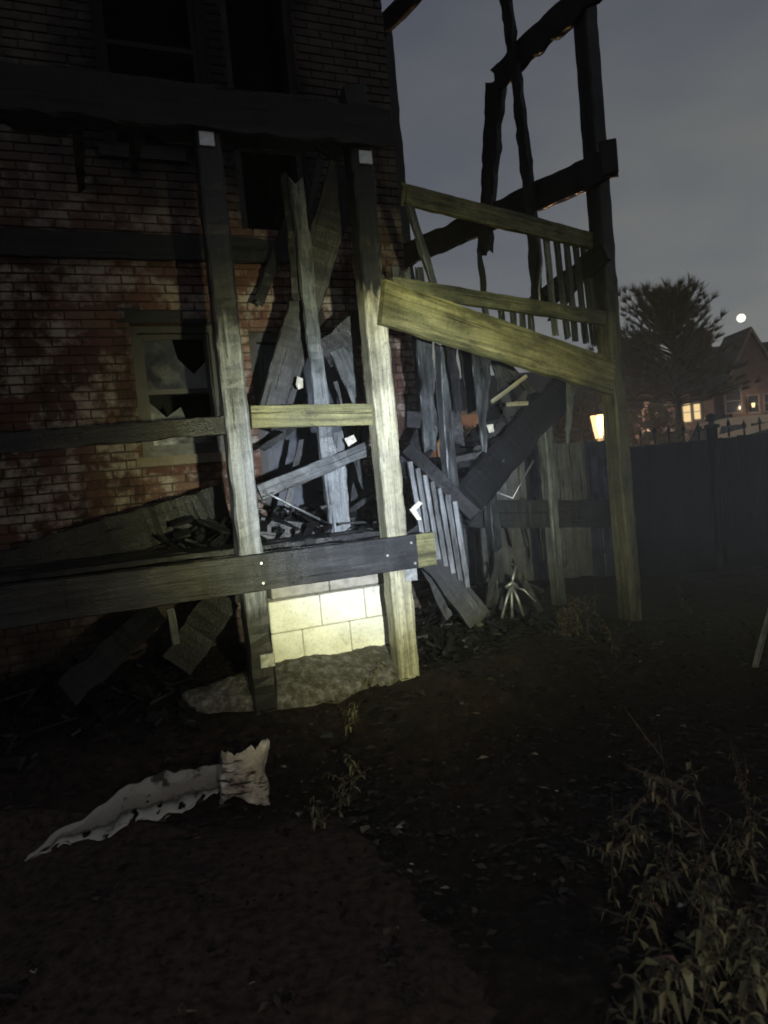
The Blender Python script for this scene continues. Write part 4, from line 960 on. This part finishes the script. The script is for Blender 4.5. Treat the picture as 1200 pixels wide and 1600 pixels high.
# ------------------------------------------------------------------ fences
zf = 1.69
fa, fb = D(560, 712, 8.6), D(966, 690, 7.9)
fa.z = fb.z = 0; fd = (fb - fa).normalized(); fn_ = Vector((fd.y, -fd.x, 0))
fence = empty('board_fence', fa.lerp(fb, .5), 'grey weathered board fence behind the burnt stairs', 'fence')
n = int((fb - fa).length / 0.146)
bmsh = [beam_mesh(1.62, 0.139, 0.02, 500 + k, rough=0.004, jag1=0.012, step=0.3) for k in range(6)]
for me in bmsh: me.materials.append(W_FENCE)
for k in range(n):
    p = fa + fd * (0.146 * (k + .5)); o = link('board', bmsh[k % 6])
    m4 = Matrix((ZUP, -fn_, ZUP.cross(-fn_))).transposed().to_4x4(); m4.translation = p + ZUP * (zf - 1.62 + random.uniform(-.012, .008)) + fn_ * random.uniform(0, .006); put(o, m4, fence)
for z in (.45, 1.35): timber('rail', fa + ZUP * z - fn_ * .04, fb + ZUP * z - fn_ * .04, .09, .04, W_FENCE, fence, face=fn_)
for k in range(4):
    p = fa.lerp(fb, k / 3); timber('post', p + ZUP * -.1 - fn_ * .11, p + ZUP * 1.6 - fn_ * .11, .09, .09, W_FENCE, fence, face=fn_)
ga, gb = fb + fd * 0.02, D(1200, 668, 7.3); gb.z = 0; gd = (gb - ga).normalized(); gb = ga + gd * 6.0; gn = Vector((gd.y, -gd.x, 0))
f2_ = empty('spiked_fence', ga.lerp(gb, .4), 'board fence topped with thin iron spikes, coloured dark as unlit', 'fence')
for me in bmsh: pass
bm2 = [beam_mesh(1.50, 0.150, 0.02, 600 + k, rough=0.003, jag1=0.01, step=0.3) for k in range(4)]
for me in bm2: me.materials.append(W_FUNLIT)
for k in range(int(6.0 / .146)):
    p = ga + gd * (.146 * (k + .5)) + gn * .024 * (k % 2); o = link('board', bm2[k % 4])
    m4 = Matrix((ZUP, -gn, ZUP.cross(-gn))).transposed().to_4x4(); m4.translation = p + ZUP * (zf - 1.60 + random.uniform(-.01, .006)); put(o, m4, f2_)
for z in (.45, 1.3): timber('rail', ga + ZUP * z - gn * .04, gb + ZUP * z - gn * .04, .09, .04, W_FUNLIT, f2_, face=gn)
# iron spike
SV = [(0.011 * math.cos(k * math.pi / 3), 0.011 * math.sin(k * math.pi / 3), z) for z in (0, .115) for k in range(6)] + \
     [(0.022 * math.cos(k * math.pi / 3), 0.022 * math.sin(k * math.pi / 3), .13) for k in range(6)] + [(0, 0, .20)]
SF = [(r * 6 + k, r * 6 + (k + 1) % 6, r * 6 + 6 + (k + 1) % 6, r * 6 + 6 + k) for r in range(2) for k in range(6)] + [(12 + k, 12 + (k + 1) % 6, 18) for k in range(6)]
spike = mesh('spike', SV, SF); spike.materials.append(M_IRON)
for k in range(int(6.0 / .146)):
    p = ga + gd * (.146 * (k + .5)) + ZUP * (zf - .10); o = link('spike', spike); put(o, Matrix.Translation(p - gn * .018), f2_)
    o.scale = (1, 1, random.uniform(.75, 1.1))
# fence post with a ball cap
pp = D(1113, 690, 7.5); pp.z = 0
prof = [(0, .058), (1.70, .058), (1.705, .085), (1.735, .085), (1.745, .03), (1.77, .03), (1.78, .055), (1.81, .062), (1.84, .05), (1.862, .0)]
v, f = [], []
for z, r in prof:
    for k in range(12): v.append((r * math.cos(k * math.pi / 6), r * math.sin(k * math.pi / 6), z))
for i in range(len(prof) - 1):
    for k in range(12): f.append((i * 12 + k, i * 12 + (k + 1) % 12, i * 12 + 12 + (k + 1) % 12, i * 12 + 12 + k))
put(link('cap_post', mesh('cap_post', v, f, True), M_IRON), Matrix.Translation(pp + gn * -.02), f2_)

# ------------------------------------------------------------------ beyond the fence
M_FARBRICK = plain('far_red_brick', (0.17, 0.105, 0.09), 0.85, var=0.35, scale=3)
M_FARPALE = plain('far_pale_stone', (0.42, 0.36, 0.27), 0.8, var=0.2, scale=2)
M_ROOF = plain('far_slate_roof', (0.055, 0.05, 0.05), 0.8, var=0.3, scale=3)
M_TRIM = plain('far_white_trim', (0.26, 0.22, 0.2), 0.7, var=0.15, scale=3)
M_DGLASS = plain('dark_window_glass', (0.02, 0.022, 0.025), 0.15, var=0.3, bump=0, spec=0.7)
M_LIT = glow('lit_window', (1.0, 0.72, 0.34), 0.95)
def house(x0, x1, y, eave, ridge, depth, label, wins, gable=None, m=M_FARBRICK, pale=0, porch_=None):
    h = empty('town_house', ((x0 + x1) / 2, y, 0), label, 'house')
    o0 = Vector(h.location)
    def P(name, v, f, m_, par=h): return link(name, mesh(name, [Vector(q) - o0 for q in v], f), m_, par)
    v, f = [], []; box_vf(v, f, x0, x1, y, y + depth, -.3, eave); P('wall', v, f, m)
    if pale: v, f = [], []; box_vf(v, f, x0 - .02, x1 + .02, y - .06, y - .004, -.3, pale); P('ground_floor_wall', v, f, M_FARPALE)
    a = .35; ym = y + depth / 2
    v = [(x0 - a, y - a, eave - .1), (x1 + a, y - a, eave - .1), (x1 + a, ym, ridge), (x0 - a, ym, ridge), (x1 + a, y + depth + a, eave - .1), (x0 - a, y + depth + a, eave - .1)]
    v += [(p[0], p[1], p[2] - .22) for p in v]
    f = [(0, 1, 2, 3), (3, 2, 4, 5), (6, 9, 8, 7), (9, 11, 10, 8), (0, 6, 7, 1), (4, 10, 11, 5), (0, 3, 9, 6), (3, 5, 11, 9), (1, 7, 8, 2), (2, 8, 10, 4)]
    rf = P('roof', v, f, M_ROOF)
    v, f = [], []; box_vf(v, f, x0 + 1, x0 + 1.8, ym - .3, ym + .5, ridge - .8, ridge + 1.1); P('chimney', v, f, M_FARBRICK, rf)
    for xm_, zz0 in ((x0, 0), (x1, 0)):
        s_ = .004 if xm_ == x1 else -.004
        P('gable_wall', [(xm_ + s_, y, eave), (xm_ + s_, y + depth, eave), (xm_ + s_, ym, ridge - .25), (xm_ - s_ * 20, y, eave), (xm_ - s_ * 20, y + depth, eave), (xm_ - s_ * 20, ym, ridge - .25)], [(0, 1, 2), (3, 5, 4), (0, 3, 4, 1), (1, 4, 5, 2), (2, 5, 3, 0)], m)
    if gable:
        gx, gw, gt = gable
        v = [(gx - gw, y - .5, eave - 1.2), (gx + gw, y - .5, eave - 1.2), (gx + gw, y - .5, eave - .3), (gx, y - .5, gt), (gx - gw, y - .5, eave - .3)]
        v = v + [(p[0], y + 2.6, p[2]) for p in v]
        v[0] = (gx - gw, y - .5, 0); v[1] = (gx + gw, y - .5, 0); v[5] = (gx - gw, y + .3, 0); v[6] = (gx + gw, y + .3, 0)
        f = [(0, 1, 2, 3, 4), (5, 9, 8, 7, 6), (0, 4, 9, 5), (1, 6, 7, 2)]
        gb_ = P('gable', v, f, m)
        for s_ in (-1, 1):
            e0, e1 = Vector((gx + s_ * (gw + .25), y - .62, eave - .72)), Vector((gx, y - .62, gt + .12))
            w_ = Vector((0, 0, .28)); bk = Vector((0, 3.4, 0))
            vv = [e0, e1, e1 + w_, e0 + w_, e0 + bk, e1 + bk, e1 + w_ + bk, e0 + w_ + bk]
            P('gable_roof', vv, [(0, 1, 2, 3), (3, 2, 6, 7), (0, 4, 5, 1), (4, 7, 6, 5), (0, 3, 7, 4)], M_ROOF, gb_)
            vv = [p + Vector((0, -.06, 0)) for p in vv[:4]] + [p + Vector((0, -.004, 0)) for p in vv[:4]]
            P('barge_board', vv, [(0, 1, 2, 3), (3, 2, 6, 7), (0, 4, 5, 1), (0, 3, 7, 4)], M_TRIM, gb_)
    for (wx_, wz_, ww, wh, lit) in wins:
        yy = y - .5 if gable and abs(wx_ - gable[0]) < gable[1] else y
        if pale and wz_ < pale: yy -= .06
        v, f = [], []; q = .09
        for r in ((wx_ - ww / 2 - q, wx_ - ww / 2, wz_ - q, wz_ + wh + q), (wx_ + ww / 2, wx_ + ww / 2 + q, wz_ - q, wz_ + wh + q), (wx_ - ww / 2, wx_ + ww / 2, wz_ - q, wz_), (wx_ - ww / 2, wx_ + ww / 2, wz_ + wh, wz_ + wh + q), (wx_ - ww / 2, wx_ + ww / 2, wz_ + wh * .48, wz_ + wh * .52)):
            box_vf(v, f, r[0], r[1], yy - .06, yy - .003, r[2], r[3])
        wf = P('window', v, f, M_TRIM)
        v, f = [], []; box_vf(v, f, wx_ - ww / 2 + .002, wx_ + ww / 2 - .002, yy - .028, yy - .004, wz_ + .002, wz_ + wh - .002); P('pane', v, f, M_LIT if lit else M_DGLASS, wf)
    if porch_:
        v, f = [], []; box_vf(v, f, porch_[0], porch_[1], y - 1.5, y - .07, 2.55, 2.75); pr = P('porch_roof', v, f, M_TRIM)
        for xx in (porch_[0] + .1, porch_[1] - .25):
            v, f = [], []; box_vf(v, f, xx, xx + .15, y - 1.45, y - 1.3, 0, 2.545); P('porch_post', v, f, M_TRIM, pr)
        v, f = [], []; xm_ = (porch_[0] + porch_[1]) / 2; box_vf(v, f, xm_ - .5, xm_ + .5, y - .1, y - .068, 0, 2.1); P('door', v, f, M_DOOR)
    return h
X = lambda px, y: D(px, 690, y).x
Y1 = 44
house(X(1128, Y1), X(1330, Y1), Y1, 5.9, 8.3, 9, 'brick town house with a steep front gable under the moon',
      [(X(1174, Y1), 3.4, .6, 1.0, 0), (X(1184, Y1) + .6, 3.4, .6, 1.0, 0), (X(1143, Y1), 3.5, .9, 1.4, 0), (X(1230, Y1), 3.5, 1, 1.4, 0), (X(1262, Y1), 3.5, 1, 1.4, 1), (X(1260, Y1), 1.0, 1, 1.4, 0)], gable=(X(1177, Y1), 1.45, 8.2), pale=2.9)
house(X(985, 40), X(1120, 40), 40, 5.2, 7.0, 8, 'brick town house with two lit windows behind the pine',
      [(X(1076, 40), 3.05, .42, 1.05, 1), (X(1092, 40), 3.15, .36, .85, 1), (X(1030, 40), 3.0, .9, 1.4, 0), (X(1108, 40), 1.0, .8, 1.2, 0)], porch_=(X(1000, 40), X(1062, 40)))
house(X(640, 34), X(955, 34), 34, 4.4, 6.4, 8, 'low brown house glimpsed beneath the burnt staircase',
      [(X(736, 34), 1.75, .45, .9, 1), (X(800, 34), 1.5, .9, 1.3, 0), (X(700, 34), 1.5, .9, 1.3, 0), (X(900, 34), 1.5, 1.0, 1.3, 0)], porch_=(X(850, 34), X(900, 34)))
M_LAMPG = glow('lamp_glass', (1.0, 0.66, 0.28), 1.8)
def lamp_light(name, p, watts, col, r=.08):
    l = bpy.data.lights.new(name, 'POINT'); l.energy = watts; l.color = col; l.shadow_soft_size = r
    o = bpy.data.objects.new(name, l); C.objects.link(o); o.location = p; return o
# post lantern
lp = D(935, 664, 14.0); lz = lp.z
ln = empty('post_lantern', (lp.x, lp.y, 0), 'glowing orange lantern on a post behind the fence', 'street lamp')
def lathe(name, prof, m, par, n=8, smooth=False):
    v, f = [], []
    for z, r in prof:
        for k in range(n): v.append((r * math.cos(2 * math.pi * k / n), r * math.sin(2 * math.pi * k / n), z))
    for i in range(len(prof) - 1):
        for k in range(n): f.append((i * n + k, i * n + (k + 1) % n, i * n + n + (k + 1) % n, i * n + n + k))
    return link(name, mesh(name, v, f, smooth), m, par)
lathe('lamp_post', [(-.1, .07), (.3, .05), (lz - .45, .04), (lz - .32, .09), (lz - .28, .09), (lz - .27, 0)], M_IRON, ln)
lathe('glass', [(lz - .265, .0), (lz - .264, .08), (lz + .19, .15), (lz + .195, 0)], M_LAMPG, ln, 6)
lathe('cap', [(lz + .20, .19), (lz + .27, .11), (lz + .33, .03), (lz + .39, .0)], M_IRON, ln, 6)
for k in range(6):
    a = math.pi * k / 3; e0 = Vector((lp.x + .085 * math.cos(a), lp.y + .085 * math.sin(a), lz - .26)); e1 = Vector((lp.x + .16 * math.cos(a), lp.y + .16 * math.sin(a), lz + .19))
    tube('glazing_bar', [e0, e1], .008, M_IRON, ln, 4)
lamp_light('post_lantern_light', (lp.x, lp.y - .3, lz - .05), 380, (1.0, .58, .25), .12)
# lit porch lamp of the middle house, wall lamp of the gabled house
def wall_lamp(px, py, y, label, watts, sz):
    p = D(px, py, y); o = empty('wall_lamp', p, label, 'lamp')
    lathe('glass', [(-sz, .0), (-sz + .005, sz * .6), (sz, sz * .8), (sz + .005, 0)], M_LAMPG, o, 8)
    lathe('cap', [(sz + .01, sz), (sz * 1.7, 0)], M_IRON, o, 8); lathe('back_plate', [(-sz * 1.3, sz * .3), (-sz * 1.01, sz * .5)], M_IRON, o, 8)
    lamp_light('wall_lamp_light', p + Vector((0, -.35, 0)), watts, (1, .76, .50), .1)
wall_lamp(1177, 633, 42.9, 'small lit wall lamp on the gabled brick house', 26, .13)
wall_lamp(990, 648, 38.3, 'lit porch lamp seen just beside the corner post', 520, .2)
wall_lamp(735, 690, 33.2, 'small amber lamp glimpsed through the burnt stair', 180, .17)
# pine
rnd = random.Random(12)
def pine(px, ytop, y, half, label, seed):
    rnd = random.Random(seed); base = D(px, 700, y); base.z = 0; H = D(px, ytop, y).z
    V, Fc = [], []
    tr = empty('pine_tree', base, label, 'tree')
    tv, tf = [], []
    def limb(p0, p1, r0_, r1_):
        d = (p1 - p0).normalized(); a = d.orthogonal().normalized(); b_ = d.cross(a); k0 = len(tv)
        for p, r in ((p0, r0_), (p1, r1_)):
            for k in range(6): tv.append(p + (a * math.cos(k * 1.047) + b_ * math.sin(k * 1.047)) * r)
        for k in range(6): tf.append((k0 + k, k0 + (k + 1) % 6, k0 + 6 + (k + 1) % 6, k0 + 6 + k))
    def tuft(p, d, L):
        for _ in range(30):
            e_ = (d + Vector((rnd.uniform(-1, 1), rnd.uniform(-1, 1), rnd.uniform(-.6, 1))) * .62).normalized(); s = L * rnd.uniform(.6, 1.15)
            q = e_.orthogonal().normalized() * L * .06; b_ = len(V); V.extend([p - q, p + q, p + e_ * s]); Fc.append((b_, b_ + 1, b_ + 2))
    limb(Vector((0, 0, -.2)), Vector((.05, 0, H * .5)), .2, .12); limb(Vector((.05, 0, H * .5)), Vector((0, 0, H * .97)), .12, .025)
    for k in range(150):
        z = H * (.46 + .51 * (k / 150)); a = k * 2.399 + rnd.random() * .5; t_ = (z / H - .46) / .54
        L = half * (1.10 - .72 * t_ ** 1.7) * rnd.uniform(.45, 1.15) * (1 - .28 * math.cos(a)); up_ = .10 + 1.5 * t_ ** 2
        d = Vector((math.cos(a), math.sin(a), up_)).normalized(); p0 = Vector((0, 0, z)); p1 = p0 + d * L
        limb(p0, p1, .035, .008)
        for j in range(6):
            q = p0.lerp(p1, .28 + .15 * j); dd = (d + Vector((rnd.uniform(-.6, .6), rnd.uniform(-.6, .6), .35))).normalized()
            tuft(q + dd * .15, dd, .42 if t_ < .8 else .5)
    link('trunk', mesh('trunk', tv, tf), M_BARK, tr); link('crown', mesh('crown', V, Fc), M_NEEDLE, tr)
M_BARK = plain('bark', (0.05, 0.038, 0.03), 0.9)
M_NEEDLE = plain('pine_needles', (0.10, 0.095, 0.07), 0.8, bump=0)
M_FOL = plain('bush_leaves', (0.11, 0.10, 0.055), 0.75, bump=0, scale=1.5)
pine(1062, 482, 27, 2.75, 'dark pine with upswept top against the night sky', 4)
def leafy(px, ytop, y, half, label, seed, n=5000, name='leafy_tree', trunk=.35, ls=.16):
    rnd = random.Random(seed); base = D(px, 700, y); base.z = 0; H = D(px, ytop, y).z
    tr = empty(name, base, label, 'tree'); V, Fc = [], []; blobs = []
    for k in range(16):
        a = rnd.random() * 6.28; r = half * rnd.random() ** .6 * .75; z = H * (trunk + (1 - trunk) * rnd.uniform(.12, .86)); blobs.append((Vector((r * math.cos(a), r * math.sin(a), z)), half * rnd.uniform(.26, .45)))
    tv, tf = [], []
    for bb, br in blobs + [(Vector((0, 0, H * .6)), .1)]:
        p0 = Vector((0, 0, -.1)) if br == .1 else Vector((0, 0, H * trunk * .8)); r0_ = .10 if br == .1 else .04
        d = (bb - p0).normalized(); a_ = d.orthogonal().normalized(); b2 = d.cross(a_); k0 = len(tv)
        for p, r in ((p0, r0_), (bb, .012)):
            for k in range(5): tv.append(p + (a_ * math.cos(k * 1.2566) + b2 * math.sin(k * 1.2566)) * r)
        for k in range(5): tf.append((k0 + k, k0 + (k + 1) % 5, k0 + 5 + (k + 1) % 5, k0 + 5 + k))
    for k in range(n):
        bb, br = blobs[rnd.randrange(16)]; d = Vector((rnd.gauss(0, 1), rnd.gauss(0, 1), rnd.gauss(0, 1))).normalized(); p = bb + d * br * rnd.uniform(.55, 1.12)
        a_ = Vector((rnd.gauss(0, 1), rnd.gauss(0, 1), rnd.gauss(0, 1))).normalized(); b2 = a_.orthogonal().normalized(); s = ls * rnd.uniform(.6, 1.2); b_ = len(V)
        V.extend([p - a_ * s, p + b2 * s * .45, p + a_ * s, p - b2 * s * .45]); Fc.append((b_, b_ + 1, b_ + 2, b_ + 3))
    link('trunk', mesh('trunk', tv, tf), M_BARK, tr); link('crown', mesh('crown', V, Fc), M_FOL, tr)
leafy(982, 506, 31, 1.4, 'round leafy tree between the corner post and the pine', 3)
leafy(1018, 628, 21, 1.3, 'lamp-lit bush beside the glowing lantern', 8, 3500, 'bush', .1, .13)
leafy(790, 640, 19, 1.5, 'amber-lit bush seen under the staircase', 28, 3500, 'bush', .1, .13)
leafy(880, 600, 24, 2.0, 'leafy tree behind the lantern', 38, 4500)
# parked van
vb = D(1138, 690, 24); vb.z = 0
van = empty('parked_van', vb, 'pale parked van seen over the spiked fence', 'van')
M_VAN = plain('cream_van_paint', (0.78, 0.70, 0.52), 0.35, var=0.08, scale=2, bump=0)
pf2 = [(-1.75, .45), (-1.75, 1.15), (-1.55, 1.32), (-1.15, 1.55), (-.72, 2.28), (-.4, 2.40), (2.9, 2.40), (3.05, 2.25), (3.1, .45)]
bm = bmesh.new(); fa_ = [bm.verts.new((x, -.95 + (.12 if z > 1.6 else 0), z)) for x, z in pf2]; fb_ = [bm.verts.new((x, .95 - (.12 if z > 1.6 else 0), z)) for x, z in pf2]
bm.faces.new(fa_); bm.faces.new(fb_[::-1])
for i in range(len(pf2)): bm.faces.new((fa_[i], fb_[i], fb_[(i + 1) % len(pf2)], fa_[(i + 1) % len(pf2)]))
bmesh.ops.recalc_face_normals(bm, faces=bm.faces); bmesh.ops.bevel(bm, geom=bm.edges[:], offset=.05, segments=2, affect='EDGES')
me = bpy.data.meshes.new('body'); bm.to_mesh(me); bm.free(); link('body', me, M_VAN, van)
for (a, b_, zz0, zz1) in ((-.62, .2, 1.5, 2.15), (.35, 1.5, 1.5, 2.15), (1.65, 2.85, 1.5, 2.15)):
    v = [(a - (.28 if a < 0 else 0), -.962, zz0), (b_, -.962, zz0), (b_, -.86, zz1), (a, -.86, zz1), (a - (.28 if a < 0 else 0), -.92, zz0), (b_, -.92, zz0), (b_, -.82, zz1), (a, -.82, zz1)]
    link('window', mesh('window', v, [(0, 1, 2, 3), (4, 7, 6, 5), (0, 4, 5, 1), (1, 5, 6, 2), (2, 6, 7, 3), (3, 7, 4, 0)]), M_DGLASS, van)
link('windscreen', mesh('windscreen', [(-1.16, -.78, 1.58), (-1.16, .78, 1.58), (-.75, .72, 2.26), (-.75, -.72, 2.26), (-1.12, -.78, 1.54), (-1.12, .78, 1.54), (-.71, .72, 2.22), (-.71, -.72, 2.22)], [(0, 1, 2, 3), (0, 4, 5, 1), (2, 6, 7, 3)]), M_DGLASS, van)
for x in (-1.05, 2.2):
    for y in (-.9, .9):
        wv, wf_ = [], []
        for (r, yy) in ((.2, -.11), (.36, -.11), (.36, .11), (.2, .11)):
            for k in range(14): wv.append((x + r * math.cos(k * math.pi / 7), y + yy, .36 + r * math.sin(k * math.pi / 7)))
        for i in range(3):
            for k in range(14): wf_.append((i * 14 + k, i * 14 + (k + 1) % 14, i * 14 + 14 + (k + 1) % 14, i * 14 + 14 + k))
        wh = link('wheel', mesh('wheel', wv, wf_), M_IRON, van)
        link('rim', mesh('rim', [(x + .2 * math.cos(k * math.pi / 7), y - .06, .36 + .2 * math.sin(k * math.pi / 7)) for k in range(14)], [tuple(range(14))]), M_STEEL, wh)
for y in (-.7, .7): 
    v, f = [], []; box_vf(v, f, -1.775, -1.74, y - .14, y + .14, .8, 1.0); link('headlight', mesh('headlight', v, f), M_STEEL, van)
# moon
mo = D(1158, 497, 420); v, f = [], []
bm = bmesh.new(); bmesh.ops.create_uvsphere(bm, u_segments=24, v_segments=16, radius=6.2 * 420 / F)
me = bpy.data.meshes.new('moon'); bm.to_mesh(me); bm.free(); o = link('moon', me, glow('moon_glow', (1.0, 0.92, 0.74), 2.2)); o.location = mo
tag(o, 'bright full moon low in the night sky', 'moon')

# thin haze box, added to veil the darks and soften the lamps
v, f = [], []; box_vf(v, f, -60, 60, -6, 66, -1.0, 14.5)
hz = link('haze', mesh('haze', v, f)); tag(hz, 'thin haze added to veil the dark parts softly', 'added haze', kind='stuff')
mh = bpy.data.materials.new('veil_haze'); mh.use_nodes = True; th_ = mh.node_tree; th_.nodes.clear()
pvn = th_.nodes.new('ShaderNodeVolumePrincipled'); pvn.inputs['Color'].default_value = (0.86, 0.88, 0.95, 1); pvn.inputs['Density'].default_value = 0.0013
om = th_.nodes.new('ShaderNodeOutputMaterial'); th_.links.new(pvn.outputs[0], om.inputs['Volume']); hz.data.materials.append(mh)
sc.cycles.volume_bounces = 0
